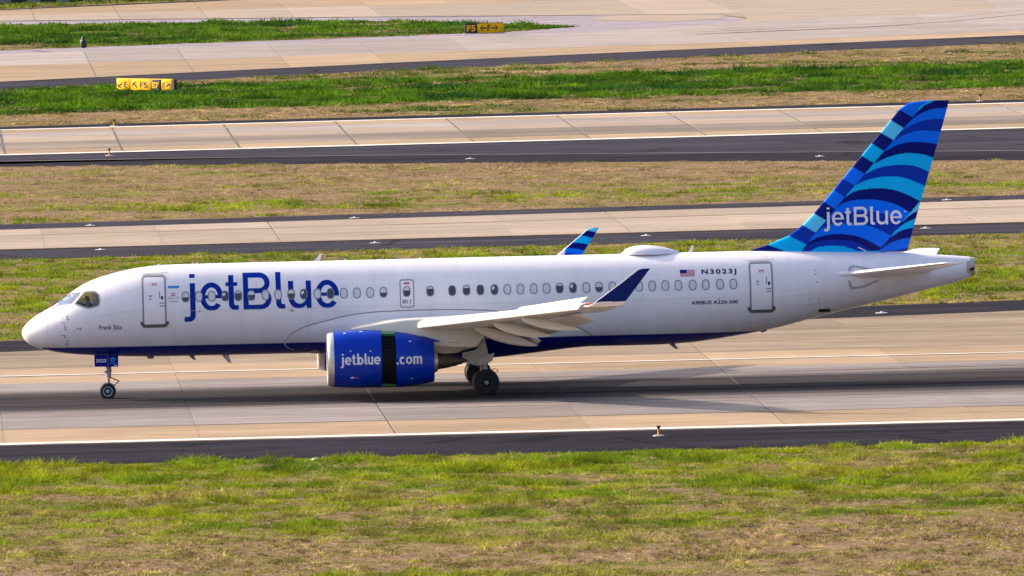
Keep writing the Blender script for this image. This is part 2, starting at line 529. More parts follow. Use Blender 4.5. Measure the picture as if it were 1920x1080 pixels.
strip('exit_shoulder', edge, [(x, y + 9.2) for x, y in edge], 0.008, M['a_dark'], L0, L1)
strip('runway_shoulder', hl(-40.6), hl(-28.6), 0.010, M['a_dark'])
# painted lines and old tar lines on it
strip('edge_line', hl(-28.3), hl(-27.3), 0.043, M['line'], parent=rw)
strip('edge_line', hl(16.75), hl(17.15), 0.056, M['line'], parent=rw)
strip('tar_line', hl(-18.97), hl(-18.84), 0.042, M['joint'], parent=rw)
M['rubber'] = simple('rubber_streak', (0.035, 0.029, 0.032, 1), 0.9, var=0.5, scale=0.6, spec=0.03)
for k in range(46):
    y = random.gauss(-1.5, 5.2); x = random.uniform(-30, 50); l = random.uniform(14, 60); wd_ = random.uniform(.05, .22); dr = random.uniform(-.3, .3)
    sheet('skid_mark', [(x, y), (x + l * .3, y + dr * .3 - wd_ * .5), (x + l * .7, y + dr * .7 - wd_ * .5), (x + l, y + dr), (x + l * .7, y + dr * .7 + wd_ * .5), (x + l * .3, y + dr * .3 + wd_ * .5)], 0.0425 + k * 0.0002, M['rubber'], parent=rw)

# parallel taxiway behind it
tlo, thi = [(0, 129.4), (51, 133.2)], [(0, 151.6), (53, 159.2)]
tx = strip('taxiway', [(0, 119.3), (50, 122.2)], [(0, 158.3), (54, 165.2)], 0.008, M['a_mid'], L0, L1)
def mixl(a, b, f, x0=L0, x1=L1):
    a, b = ext(a, x0, x1), ext(b, x0, x1)
    return [(x, yat(a, x) * (1 - f) + yat(b, x) * f) for x in (x0, 0, 51, x1)]
tb = strip('taxiway_bed', tlo, thi, 0.012, M['joint'], L0, L1)
lanes(tb, [mixl(tlo, thi, f) for f in (0, .36, .68, 1)], [L0] + [14.5 + 6.03 * k for k in range(-7, 14)] + [L1], ['c_taxi'] * 3, 0.034, 0.013, {14.5 + 18.09 * k for k in range(-3, 5)} | {14.5})
strip('centre_line', mixl(tlo, thi, .675), mixl(tlo, thi, .695), 0.044, M['yline'], parent=tb)
strip('edge_line', mixl(tlo, thi, .0), mixl(tlo, thi, .025), 0.044, M['yline'], parent=tb)

# second runway
flo = [(1.1, 251.3), (62.3, 257.0)]; fhi = [(1.4, 292.8), (66.1, 299.4)]
strip('far_shoulder', [(1.0, 234.4), (21.0, 227.6), (40.8, 219.4), (58.2, 211.3)], [(1.4, 298.3), (66.6, 305.3)], 0.008, M['a_dark'], L0, L1)
strip('shoulder_overlay', [(1.0, 242.4), (21.5, 239.4), (41.5, 231.7), (59.4, 224.5)], [(1.1, 250.9), (62.3, 256.6)], 0.014, M['a_mid'], L0, L1)
strip('tar_line', [(1.0, 242.2), (21.5, 239.2), (41.5, 231.5), (59.4, 224.3)], [(1.0, 242.5), (21.5, 239.5), (41.5, 231.8), (59.4, 224.6)], 0.018, M['c_pale'], L0, L1)
fb = strip('far_runway', flo, fhi, 0.013, M['joint'], L0, L1)
lanes(fb, [mixl(flo, fhi, f) for f in (0, .19, .48, .66, .83, 1)], [L0] + [1.45 + 7.2 * k for k in range(-4, 17)] + [L1], ['c_tan', 'c_far', 'c_taxi', 'c_pale', 'c_tan'], 0.034, 0.014, {1.45 + 7.2 * k for k in range(-4, 17)}, 0.085)
strip('edge_line', mixl(flo, fhi, -.012), mixl(flo, fhi, .022), 0.044, M['line'], parent=fb)
strip('edge_line', mixl(flo, fhi, .965), mixl(flo, fhi, .995), 0.044, M['line'], parent=fb)
strip('worn_line', mixl(flo, fhi, .80), mixl(flo, fhi, .835), 0.044, M['c_pale'], parent=fb)
strip('tar_line', mixl(flo, fhi, .187), mixl(flo, fhi, .193), 0.045, M['joint'], parent=fb)

# angled taxiway, the taxiway beyond and the apron they run into
Bn = [(2.2, 384), (27.4, 403.2), (40.4, 412.3), (53.6, 420.9), (67.1, 429.5), (80.8, 437.4)]
Bs = [(2.0, 367.5), (14.3, 378.5), (26.9, 387.5), (39.5, 395.0), (52.6, 404.3), (66.0, 413.8), (79.3, 420.7)]
Bm = [(2.5, 420.0), (15.3, 423.6), (28.2, 427.8), (41.3, 431.6), (54.5, 435.6), (67.9, 441), (81.8, 448.7)]
Bf = [(2.7, 447.9), (16.0, 454.2), (29.4, 460.0), (43.0, 465.3), (51.9, 473.2), (57.3, 479.1), (62.1, 487.2), (64, 491)]
Bt = [(2.8, 457.1), (16.2, 463.5), (29.7, 468.7), (43.4, 475.5), (49.4, 485.3)]
Ab = [(3.3, 525.7), (17.4, 520.0), (31.4, 514.5), (40.5, 503.2), (44.5, 496.1), (49.5, 487.0)]
An = [(3.4, 536.5), (31.8, 525.1), (52.5, 514.8), (64, 510)]
Af = [(3.7, 568.7), (13.1, 575.4), (21.1, 581.7), (60, 612), (90, 636)]
sheet('apron', ext(Bm, L0, L1)[-3:-2] + [(57, 437), (L1, 600), (L1, 1500), (60, 1500), (60, 612), (58, 511), (62.4, 509), (64.2, 498), (62.1, 487.2), (57.3, 479.1), (51.9, 473.2), (50, 452)], 0.010, M['c_taxi'])
strip('angled_shoulder', Bs, Bn, 0.008, M['a_mid'], L0, L1)
bb = strip('angled_taxiway', Bn, ext(Bf, -200, 100)[:-1] + [(81.8, 491)], 0.012, M['joint'])
jx = [2.0 + 7.2 * k for k in range(-5, 15)]
lanes(bb, [ext(Bn, -100, 130), ext(Bm, -100, 130), [(x, y) for x, y in ext(Bf, -100, 65)] + [(66, 494), (130, 494)]], jx, ['c_tan', 'c_pale'], 0.034, 0.013, set(jx))
strip('tar_line', [(x, y) for x, y in Bn], [(x, y + .5) for x, y in Bn], 0.042, M['joint'], parent=bb)
strip('angled_far_shoulder', Bf[:-2], Bt + [(57.0, 485.0)], 0.009, M['a_lite'])
sheet('shoulder_point', [(43.4, 465.5), (51.9, 473.3), (57.3, 479.2), (62.1, 487.3), (63.6, 495), (62.2, 509), (52.5, 514.7), (31.8, 525.0), (31.4, 514.5), (40.5, 503.2), (44.5, 496.1), (49.5, 487.0), (49.4, 485.3), (43.4, 475.5)], 0.0135, M['a_lite'])
sheet('apron_patch', [(61.0, 485.0), (67.0, 488.0), (67.5, 498.0), (63.9, 500.0), (63.4, 494.0)], 0.0385, M['c_taxi'])
sheet('island_slab', [(50.7, 502.3), (54.2, 513.0), (61.6, 509.6), (61.8, 496.8), (56.8, 492.4)], 0.030, M['c_taxi'])
strip('beyond_shoulder', Ab[:3], An[:2], 0.009, M['a_lite'], -100, 31.8)
ab = strip('beyond_taxiway', An, [(3.7, 568.7), (13.1, 575.4), (21.1, 581.7), (64, 612)], 0.012, M['joint'])
lanes(ab, [ext(An, -60, 64), [(x, yat(An, x) * .5 + yat(Af, x) * .5) for x in np.linspace(-60, 64, 40)], ext(Af, -60, 64)], [6.4 + 7.2 * k for k in range(-4, 9)], ['c_taxi', 'c_tan'], 0.034, 0.013, {6.4 + 7.2 * k for k in range(-4, 9)})
strip('tar_line', [(3.4, 536.2), (31.8, 524.8), (52.5, 514.5)], [(3.4, 537.0), (31.8, 525.6), (52.5, 515.3)], 0.042, M['joint'], parent=ab)
strip('beyond_far_shoulder', [(-60, 527), (3.7, 568.9), (21.1, 581.9), (40, 596)], [(-60, 531), (3.7, 572.5), (21.1, 586), (40, 600)], 0.009, M['a_dark'])
yl = [(56.3, 462.7), (63.8, 467.3), (72.1, 473.0), (77.0, 480.6), (81.0, 488.9), (86.7, 501.5), (95, 524)]
strip('taxi_line', yl, [(x, y + .9) for x, y in yl], 0.046, M['yline'])
yl = [(57, 457), (71.6, 466.0), (78.9, 476.1), (85.6, 489.9), (94, 512)]
strip('tar_curve', yl, [(x, y + .7) for x, y in yl], 0.047, M['a_mid'])
sheet('pale_slabs', [(66.5, 470), (69, 481), (77.0, 482.8), (77.5, 497.9), (85.0, 505.5), (86.2, 534.3), (120, 560), (120, 475), (83, 466)], 0.040, M['c_pale'])

# ------------------------------------------------------------------ grass
_tab = RNG.random((256, 256))
def vn(x, y):
    xi = np.floor(x).astype(int); yi = np.floor(y).astype(int); fx = x - xi; fy = y - yi
    fx = fx * fx * (3 - 2 * fx); fy = fy * fy * (3 - 2 * fy)
    q = lambda a, b: _tab[a % 256, b % 256]
    return (q(xi, yi) * (1 - fx) + q(xi + 1, yi) * fx) * (1 - fy) + (q(xi, yi + 1) * (1 - fx) + q(xi + 1, yi + 1) * fx) * fy
def fbm(x, y, o=4):
    s = 0; a = .5; n = 0
    for k in range(o):
        s = s + a * vn(x * 2 ** k + 17.3 * k, y * 2 ** k + 9.1 * k); n += a; a *= .55
    return s / n


G_LIME = np.array([.225, .265, .008]); G_GREEN = np.array([.088, .18, .008]); G_DEEP = np.array([.018, .068, .011])
G_OLIVE = np.array([.235, .215, .032]); G_TAN = np.array([.42, .295, .175]); G_BROWN = np.array([.23, .15, .098]); G_STRAW = np.array([.36, .29, .065])


def grass(name, label, x0, x1, ylo, yhi, dens, greenness, hgt, wid, nb=5, lush=0.0, dry=0.05, cf=.9, olive=.3, spk=1.0):
    n = int((x1 - x0) * dens * (np.max([yhi(x0), yhi(x1), yhi((x0 + x1) / 2)]) - np.min([ylo(x0), ylo(x1), ylo((x0 + x1) / 2)])))
    ya = np.min([ylo(x0), ylo(x1), ylo((x0 + x1) / 2)]); yb = np.max([yhi(x0), yhi(x1), yhi((x0 + x1) / 2)])
    x = RNG.uniform(x0, x1, n); y = RNG.uniform(ya, yb, n)
    wob = (fbm(x * .35, y * .05 + 3) - .5) * 2.2 + (fbm(x * 1.6, y * .1 + 8) - .5) * 1.4
    lo = np.array([ylo(v) for v in x]); hi = np.array([yhi(v) for v in x])
    k = (y > lo + wob) & (y < hi + wob)
    x, y = x[k], y[k]
    gr = greenness(x, y) + (fbm(x * .06, y * .17) - .5) * 1.7 + (fbm(x * .32 + 50, y * .45) - .5) * 1.3
    gr = np.clip(gr, 0, 1)
    keep = RNG.random(len(x)) < (.8 + .2 * gr)
    x, y, gr = x[keep], y[keep], gr[keep]
    n = len(x)
    h = (dry + (hgt - dry) * gr ** 1.3) * RNG.uniform(.5, 1.4, n) * np.clip((fbm(x * cf, y * cf * .6, 3) - .28) * 3.2, .2, 1.7)
    v2 = fbm(x * .22 + 90, y * .3 + 40)[:, None]; r = RNG.random((n, 1))
    lime = G_LIME * (1 - lush) + G_GREEN * lush; deep = G_GREEN * (1 - lush) + G_DEEP * lush
    col_g = lime * (1 - np.clip(v2 * 2.2 - .6, 0, 1)) + deep * np.clip(v2 * 2.2 - .6, 0, 1)
    r2 = RNG.random((n, 1)); col_t = G_TAN * r + G_BROWN * (1 - r)
    col_t = np.where(r2 < olive, G_OLIVE * (.7 + .8 * r), col_t)
    col_m = G_STRAW * (1 - .5 * r) + G_LIME * .5 * r
    t = gr[:, None]
    pick = np.clip((t - .18) / .55 + (r - .5) * .9, 0, 1)
    col = col_t * (1 - pick) + (col_m * .35 * (1 - lush) + col_g * (1 - .35 * (1 - lush))) * pick
    col = np.where(t > .72, col * .3 + col_g * .7, col) * np.where(t < .45, RNG.uniform(1 - .55 * spk, 1 + .5 * spk, (n, 1)), RNG.uniform(.62, 1.28, (n, 1))) * np.clip(.28 + 1.45 * fbm(x * cf * 1.4 + 7, y * cf * .45 + 31, 3), .35, 1.5)[:, None]
    # blades
    m = n * nb
    X = np.repeat(x, nb); Y = np.repeat(y, nb); H = np.repeat(h, nb) * RNG.uniform(.6, 1.15, m)
    sp = np.repeat(wid * (1.6 + 2.5 * gr), nb)
    X = X + RNG.normal(0, 1, m) * sp; Y = Y + RNG.normal(0, 1, m) * sp
    a = RNG.uniform(0, math.pi, m); W = wid * RNG.uniform(.6, 1.3, m)
    dx, dy = np.cos(a) * W, np.sin(a) * W
    lean = RNG.normal(0, .9, (m, 2)) * H[:, None]
    V = np.empty((m, 3, 3))
    V[:, 0] = np.stack([X - dx, Y - dy, np.zeros(m)], -1)
    V[:, 1] = np.stack([X + dx, Y + dy, np.zeros(m)], -1)
    V[:, 2] = np.stack([X + lean[:, 0], Y + lean[:, 1], H], -1)
    me = bpy.data.meshes.new(name)
    me.vertices.add(m * 3); me.vertices.foreach_set('co', V.ravel().astype(np.float32))
    me.loops.add(m * 3); me.loops.foreach_set('vertex_index', np.arange(m * 3, dtype=np.int32))
    me.polygons.add(m); me.polygons.foreach_set('loop_start', np.arange(0, m * 3, 3, dtype=np.int32))
    me.polygons.foreach_set('loop_total', np.full(m, 3, dtype=np.int32))
    at = me.attributes.new('tint', 'FLOAT_COLOR', 'POINT')
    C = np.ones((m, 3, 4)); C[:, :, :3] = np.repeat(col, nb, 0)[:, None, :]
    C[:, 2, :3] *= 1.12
    at.data.foreach_set('color', C.ravel().astype(np.float32))
    me.update(calc_edges=True)
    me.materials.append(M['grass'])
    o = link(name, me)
    tag(o, label, 'grass', kind='stuff')
    return o


def bands(pts):
    xs_, ys_ = [p[0] for p in pts], [p[1] for p in pts]
    return lambda x, y: np.interp(y, xs_, ys_)


K = lambda v: (lambda x: v)
grass('grass', 'patchy green and straw coloured mown grass in the foreground', -14, 52, K(-112), K(-40.4), 24,
      bands([(-112, .36), (-96, .38), (-88, .42), (-78, .50), (-71, .62), (-64, .80), (-56, .92), (-50, .86), (-46.5, .62), (-44, .55), (-42, .78), (-40, .8)]), .18, .028, 6, 0.0, .075, .9, .32)
grass('grass', 'yellow green grass strip right behind the airliner', -14, 66, lambda x: 35.6 + 9.2 + .31 * x, lambda x: 119.3 + .058 * x, 7,
      bands([(40, .70), (60, .80), (72, 1.0), (88, .82), (96, .78), (106, 1.0), (114, .8), (122, .6)]), .17, .035, 6, .12, .07, .8, .5)
grass('grass', 'brown dead grass with green patches between the taxiway and the far runway', -14, 78, lambda x: 158.3 + .128 * x, lambda x: float(np.interp(x, [1, 21, 41, 58, 78], [234.4, 227.6, 219.4, 211.3, 202])), 6,
      bands([(156, .45), (164, .52), (172, .74), (182, .68), (190, .44), (198, .16), (210, .05), (230, .06), (240, .1)]), .16, .045, 5, .0, .06, .6, .15, .55)
grass('grass', 'deep green weedy grass beyond the far runway', -14, 100, lambda x: 298.3 + .108 * x, lambda x: yat(ext(Bs, -60, 140), x), 4.5,
      lambda x, y: np.interp(y - .14 * x, [296, 305, 318, 323, 345, 362, 368, 380, 430], [.10, .04, .10, 1.1, 1.2, 1.1, .32, .16, .25]) + np.where(x < 25, .25, 0) * (y > 330), .30, .075, 6, 1.0, .05, .55)
grass('grass', 'green grass island between the two farthest taxiways', -14, 50, lambda x: yat(ext(Bt, -60, 50), x), lambda x: yat(ext(Ab, -60, 50), x), 4.0,
      lambda x, y: np.where(y < yat(Bt, 20) + 4, .55, .92) + 0 * x, .30, .085, 6, .95, .06, .5)
grass('grass', 'far green verge in front of the grey barrier', -14, 40, lambda x: 571 + .76 * x, lambda x: 594 + .76 * x, 3.5, lambda x, y: .8 + 0 * x, .3, .09, 5, .55, .1)

# ------------------------------------------------------------------ the airliner: surfaces
TOP = [(0, 2.75), (.02, 2.87), (.07, 2.97), (.2, 3.13), (.52, 3.40), (.97, 3.66), (1.27, 3.83), (2.02, 4.36), (2.46, 4.64), (3.12, 4.92), (3.76, 5.10), (4.4, 5.24), (5.05, 5.335), (5.8, 5.39), (7, 5.405), (29.7, 5.40), (31, 5.38), (33, 5.30), (35.8, 5.20), (37.2, 5.08), (38, 5.01), (38.7, 4.94)]
BOT = [(0, 2.75), (.02, 2.65), (.05, 2.58), (.12, 2.47), (.37, 2.27), (.81, 2.10), (1.32, 1.97), (2.09, 1.86), (2.92, 1.79), (4, 1.73), (5.2, 1.69), (7, 1.68), (25.5, 1.68), (27, 1.74), (29, 1.98), (30.3, 2.19), (32.8, 2.78), (34.9, 3.23), (36.9, 3.70), (38.24, 4.02), (38.7, 4.2)]
WID = [(0, 0), (.02, .13), (.07, .25), (.2, .41), (.52, .66), (.97, .92), (1.4, 1.10), (2.09, 1.32), (2.92, 1.50), (4, 1.65), (5.2, 1.73), (6.5, 1.75), (26.5, 1.75), (29, 1.71), (31, 1.57), (33, 1.31), (35, .99), (37, .64), (38.7, .37)]
f_top, f_bot, f_wid = pchip(TOP), pchip(BOT), pchip(WID)


def fus_map(X, Z, off=0.0, side=-1):
    t_, b_, w_ = float(f_top(X)), float(f_bot(X)), float(f_wid(X)); c_ = (t_ + b_) / 2; h_ = (t_ - b_) / 2
    q = max(-.9995, min(.9995, (Z - c_) / h_)); y = w_ * math.sqrt(1 - q * q)
    n = Vector((0, y / w_ ** 2, (Z - c_) / h_ ** 2)).normalized()
    return (X, side * (y + n.y * off), Z + n.z * off)


E_Y, E_Z = 5.75, 1.72
NAC = [(12.40, 1.105), (12.8, 1.14), (13.3, 1.16), (14.0, 1.16), (14.5, 1.15), (14.9, 1.13), (15.5, 1.07), (16.0, .96), (16.42, .865)]
f_nac = pchip(NAC)
def nac_cz(x): return E_Z - .05 * max(0, x - 14.0)
def nac_map(X, Z, off=0.0, side=-1):
    r = float(f_nac(X)) + off; cz = nac_cz(X); q = max(-r, min(r, Z - cz))
    return (X, side * (E_Y + math.sqrt(r * r - q * q)), Z)


FLE = [(5.0, 29.2), (5.43, 29.63), (5.64, 30.35), (5.98, 31.19), (6.41, 31.77), (6.87, 32.23), (7.33, 32.64), (8.26, 33.44), (9.65, 34.64), (11.02, 35.81), (11.23, 36.12), (11.30, 36.41), (11.345, 36.95)]
FTE = [(5.0, 35.92), (5.26, 36.0), (7.18, 36.57), (8.44, 36.96), (9.56, 37.31), (11.03, 37.75), (11.345, 37.82)]
def f_le(z): return float(np.interp(z, [a for a, _ in FLE], [b_ for _, b_ in FLE]))
def f_te(z): return float(np.interp(z, [a for a, _ in FTE], [b_ for _, b_ in FTE]))
def naca(u): return 5 * (.2969 * math.sqrt(max(u, 0)) - .126 * u - .3516 * u * u + .2843 * u ** 3 - .1036 * u ** 4)
def fin_half(X, Z):
    a, c = f_le(Z), f_te(Z); ch = c - a; u = min(1, max(0, (X - a) / max(ch, .01)))
    return naca(u) * min(ch, 4.2) * .095
def fin_map(X, Z, off=0.0, side=-1): return (X, side * (fin_half(X, Z) + off), Z)


from mathutils.geometry import tessellate_polygon


def decal(name, groups, mat, parent, surf, off, dz=.1, dx=.4):
    """flat print cut to outline (each group = outer ring + holes in X,Z) and laid on a curved skin"""
    bm = bmesh.new()
    for rings in groups:
        pts = [p for r_ in rings for p in r_]
        vs = [bm.verts.new((p[0], 0, p[1])) for p in pts]
        for tri in tessellate_polygon([[Vector((p[0], p[1], 0)) for p in r_] for r_ in rings]):
            try: bm.faces.new([vs[i] for i in tri])
            except ValueError: pass
    cut(bm, dz, dx)
    return lay(name, bm, mat, parent, surf, off)


def decals(name, groups, mat, parent, surf, off, dz=.1, dx=.4):
    for gq_ in groups: decal(name, [gq_], mat, parent, surf, off, dz, dx)


def cut(bm, dz, dx):
    for ax, d in ((2, dz), (0, dx)):
        lo = min(v.co[ax] for v in bm.verts); hi = max(v.co[ax] for v in bm.verts)
        k = math.ceil(lo / d)
        while k * d < hi:
            co = [0, 0, 0]; co[ax] = k * d; no = [0, 0, 0]; no[ax] = 1
            bmesh.ops.bisect_plane(bm, geom=bm.verts[:] + bm.edges[:] + bm.faces[:], dist=1e-6, plane_co=co, plane_no=no)
            k += 1


def lay(name, bm, mat, parent, surf, off):
    for v in bm.verts: v.co = surf(v.co.x, v.co.z, off)
    me = bpy.data.meshes.new(name); bm.to_mesh(me); bm.free()
    for p in me.polygons: p.use_smooth = True
    # face the camera side
    if len(me.polygons) and sum(p.normal.y * p.area for p in me.polygons) > 0 and surf is not None: me.flip_normals()
    me.materials.append(mat)
    return link(name, me, parent)


def text_mesh(txt, size, bold=0.0, shear=0.0, space=1.0):
    cu = bpy.data.curves.new('txt', 'FONT'); cu.body = txt; cu.size = size; cu.offset = bold; cu.shear = shear; cu.space_character = space
    cu.resolution_u = 4
    o = bpy.data.objects.new('txt', cu); COL.objects.link(o)
    dg = bpy.context.evaluated_depsgraph_get()
    me = bpy.data.meshes.new_from_object(o.evaluated_get(dg))
    bpy.data.objects.remove(o); bpy.data.curves.remove(cu)
    return me


def text_decal(name, txt, x0, x1, z0, z1, mat, parent, surf, off, bold=0.0, shear=0.0, dz=.1, space=1.0):
    """lettering stretched into the box x0..x1, z0..z1"""
    me = text_mesh(txt, 1.0, bold, shear, space)
    bm = bmesh.new(); bm.from_mesh(me); bpy.data.meshes.remove(me)
    xs_ = [v.co.x for v in bm.verts]; ys_ = [v.co.y for v in bm.verts]
    a, c, d, e = min(xs_), max(xs_), min(ys_), max(ys_)
    for v in bm.verts:
        v.co = (x0 + (v.co.x - a) / (c - a) * (x1 - x0), 0, z0 + (v.co.y - d) / (e - d) * (z1 - z0))
    cut(bm, dz, .5)
    return lay(name, bm, mat, parent, surf, off)


# ---- own letter shapes (rounded grotesque)
def arc(cx, cy, rx, ry, a0, a1, n=22):
    return [(cx + rx * math.cos(R(a0 + (a1 - a0) * k / n)), cy + ry * math.sin(R(a0 + (a1 - a0) * k / n))) for k in range(n + 1)]


def letter(ch, x0, x1, s, xh, cap, tt, de):
    """rings of a letter standing on z=0 between x0 and x1; s stroke, xh x-height, cap ascender, tt top of t, de descender"""
    wd = x1 - x0; cx = (x0 + x1) / 2; sv = s * .92
    if ch == 'e':
        ry = xh / 2 + .01 * xh; cz = xh / 2; rx = wd / 2; zb = cz - s * .32; zt = cz + s * .32
        a0 = math.degrees(math.asin((zb - cz) / ry)); ai = math.degrees(math.asin((zb - cz) / (ry - sv)))
        out = arc(cx, cz, rx, ry, a0, 322, 40) + arc(cx, cz, rx - s, ry - sv, 318, 180 - ai, 22)
        at = math.degrees(math.asin((zt - cz) / (ry - sv)))
        return [[out, arc(cx, cz, rx - s, ry - sv, at, 180 - at, 24)]]
    if ch == 'c':
        ry = xh / 2; rx = wd / 2
        return [[arc(cx, ry, rx, ry, 40, 320, 36) + arc(cx, ry, rx - s, ry - sv, 316, 44, 30)]]
    if ch == 'o':
        ry = xh / 2; rx = wd / 2
        return [[arc(cx, ry, rx, ry, 0, 352, 40), arc(cx, ry, rx - s, ry - sv, 0, 352, 40)]]
    if ch == 't':
        xs_ = x0 + wd * .22; cb = s * .68; r0 = s * .35; R0 = s * 1.15
        o = [(xs_, tt), (xs_ + s, tt), (xs_ + s, xh), (x1 - wd * .08, xh), (x1 - wd * .08, xh - cb), (xs_ + s, xh - cb)]
        o += arc(xs_ + s + r0, sv + r0, r0, r0, 180, 270, 6) + [(x1, sv), (x1, 0)] + arc(xs_ + R0, R0, R0, R0, 270, 180, 8)
        return [[o + [(xs_, xh - cb), (x0, xh - cb), (x0, xh), (xs_, xh)]]]
    if ch == 'l':
        r0 = s * .35; R0 = s * 1.15
        return [[[(x0, cap), (x0 + s, cap)] + arc(x0 + s + r0, sv + r0, r0, r0, 180, 270, 6) + [(x1, sv), (x1, 0)] + arc(x0 + R0, R0, R0, R0, 270, 180, 8)]]
    if ch == 'j':
        xr = x1; xl = x1 - s; r0 = s * .35; R0 = s * 1.2
        o = [(xl, xh), (xr, xh)] + arc(xr - R0, de + R0, R0, R0, 0, -90, 8) + [(x0, de), (x0, de + sv)] + arc(xl - r0, de + sv + r0, r0, r0, -90, 0, 6)
        return [[o], [[(xl - s * .04, cap - s * .7), (xr, cap - s * .7), (xr, cap), (xl - s * .04, cap)]]]
    if ch == 'u':
        xm = x1 - s; rx = (xm - x0 + s * .55) / 2; cxx = x0 + rx; ry = xh * .42
        o = [(x0, xh), (x0 + s, xh)] + arc((x0 + s + xm) / 2, ry, (xm - x0 - s) / 2, ry - sv, 180, 360, 20) + [(xm, xh), (x1, xh), (x1, 0), (xm + s * .06, 0), (xm + s * .06, s * .42)]
        o += arc(cxx, ry, rx, ry, -42, -180, 20)
        return [[o]]
    if ch == 'B':
        h1 = cap * .515; s2 = sv
        rt = (cap - h1 + s2 * .5) / 2; zc1 = cap - rt; rb = (h1 + s2 * .5) / 2; zc0 = rb
        xa = x1 - wd * .05 - rt * 1.05; xb = x1 - rb * 1.05
        up = arc(xa, zc1, rt * 1.05, rt, 90, -58, 18); dn = arc(xb, zc0, rb * 1.05, rb, 62, -90, 20)
        o = [(x0, 0), (x0, cap)] + up + dn
        hu = [(x0 + s, cap - s2)] + arc(xa, zc1, rt * 1.05 - s, rt - s2, 90, -90, 16) + [(x0 + s, zc1 - rt + s2)]
        hd = [(x0 + s, 2 * rb - s2)] + arc(xb, zc0, rb * 1.05 - s, rb - s2, 90, -90, 16) + [(x0 + s, s2)]
        return [[o, hu, hd]]
    if ch == 'b':
        ry = xh / 2; rx = (wd - s * .3) / 2; cxx = x1 - rx
        o = [(x0, 0), (x0, cap), (x0 + s, cap), (x0 + s, xh * .93)] + arc(cxx, ry, rx, ry, 112, -112, 30) + [(x0 + s, xh * .07), (x0 + s, 0)]
        return [[o, arc(cxx, ry, rx - s, ry - sv, 0, 352, 30)]]
    if ch == 'm':
        w3 = (wd - 3 * s) / 2; xm = x0 + s + w3
        a1, a2 = x0 + s + w3 / 2, xm + s + w3 / 2; rr = w3 / 2
        o = [(x0, 0), (x0, xh), (x0 + s, xh), (x0 + s, xh * .93)] + arc(a1 + s * .1, xh - rr * 1.3, rr + s * .75, rr * 1.3, 125, 35, 8)
        o += arc(a2 + s * .25, xh - rr * 1.3, rr + s * .75, rr * 1.3, 130, 0, 10) + [(x1, 0), (x1 - s, 0)]
        o += arc(a2, xh - sv - rr, rr, rr, 0, 180, 8) + [(xm + s, 0), (xm, 0)] + arc(a1, xh - sv - rr, rr, rr, 0, 180, 8) + [(x0 + s, 0)]
        return [[o]]
    return [[[(x0, 0), (x1, 0), (x1, s), (x0, s)]]]


def word(spec, s, xh, cap, tt, de, X0, Z0, sc=1.0):
    gs = []
    for ch, a, c in spec: gs += letter(ch, a, c, s, xh, cap, tt, de)
    return [[[(X0 + x * sc, Z0 + z * sc) for x, z in r_] for r_ in rings] for rings in gs]


JB = [('j', 0, .455), ('e', .64, 1.58), ('t', 1.69, 2.20), ('B', 2.39, 3.53), ('l', 3.71, 4.08), ('u', 4.21, 5.14), ('e', 5.31, 6.26)]

# ------------------------------------------------------------------ fuselage
plane = bpy.data.objects.new('airliner', None); COL.objects.link(plane)
plane.empty_display_size = 2
tag(plane, 'white and blue twin engine passenger jet rolling on the runway', 'airplane')

fx = [0.0008, .004, .012, .025, .045, .07, .11, .16, .22, .3, .4, .52, .66, .82, 1.0, 1.2, 1.4, 1.6, 1.8, 2.0, 2.2, 2.4, 2.6, 2.8, 3.0, 3.3, 3.6, 4, 4.4, 4.8, 5.3, 5.8, 6.4, 7] + list(np.arange(8, 25.1, 1.0)) + list(np.arange(25.5, 38.3, .4)) + [38.4, 38.55]
NA = 112
secs = []
for X in fx:
    t_, b_, w_ = float(f_top(X)), float(f_bot(X)), float(f_wid(X)); c_ = (t_ + b_) / 2; h_ = (t_ - b_) / 2
    secs.append([(X, w_ * math.sin(2 * math.pi * k / NA), c_ + h_ * math.cos(2 * math.pi * k / NA)) for k in range(NA)])
fus = loft('fuselage', secs, [M['fus'], M['dark']], plane)
SIDE_OUT = [(2.121, 3.928), (2.33, 4.19), (2.541, 4.421), (2.687, 4.452), (2.992, 4.452), (3.127, 4.332), (3.18, 4.047), (3.112, 3.856), (2.92, 3.80), (2.72, 3.757), (2.526, 3.793), (2.30, 3.86)]
SIDE_GL = [(2.175, 3.969), (2.40, 4.21), (2.588, 4.39), (2.976, 4.392), (3.09, 4.292), (3.105, 3.99), (3.04, 3.905), (2.722, 3.825), (2.528, 3.861)]
cutter = plate('cutter', SIDE_GL, -3.0, 3.0, [M['white'], M['dark']])
for p in cutter.data.polygons: p.material_index = 1
bo = fus.modifiers.new('b', 'BOOLEAN'); bo.object = cutter; bo.operation = 'DIFFERENCE'; bo.solver = 'EXACT'
dg = bpy.context.evaluated_depsgraph_get()
me = bpy.data.meshes.new_from_object(fus.evaluated_get(dg))
fus.modifiers.clear(); fus.data = me
bpy.data.objects.remove(cutter)
sharp(fus, 40)


def side_ring(o_, i_): return [[o_, i_]]


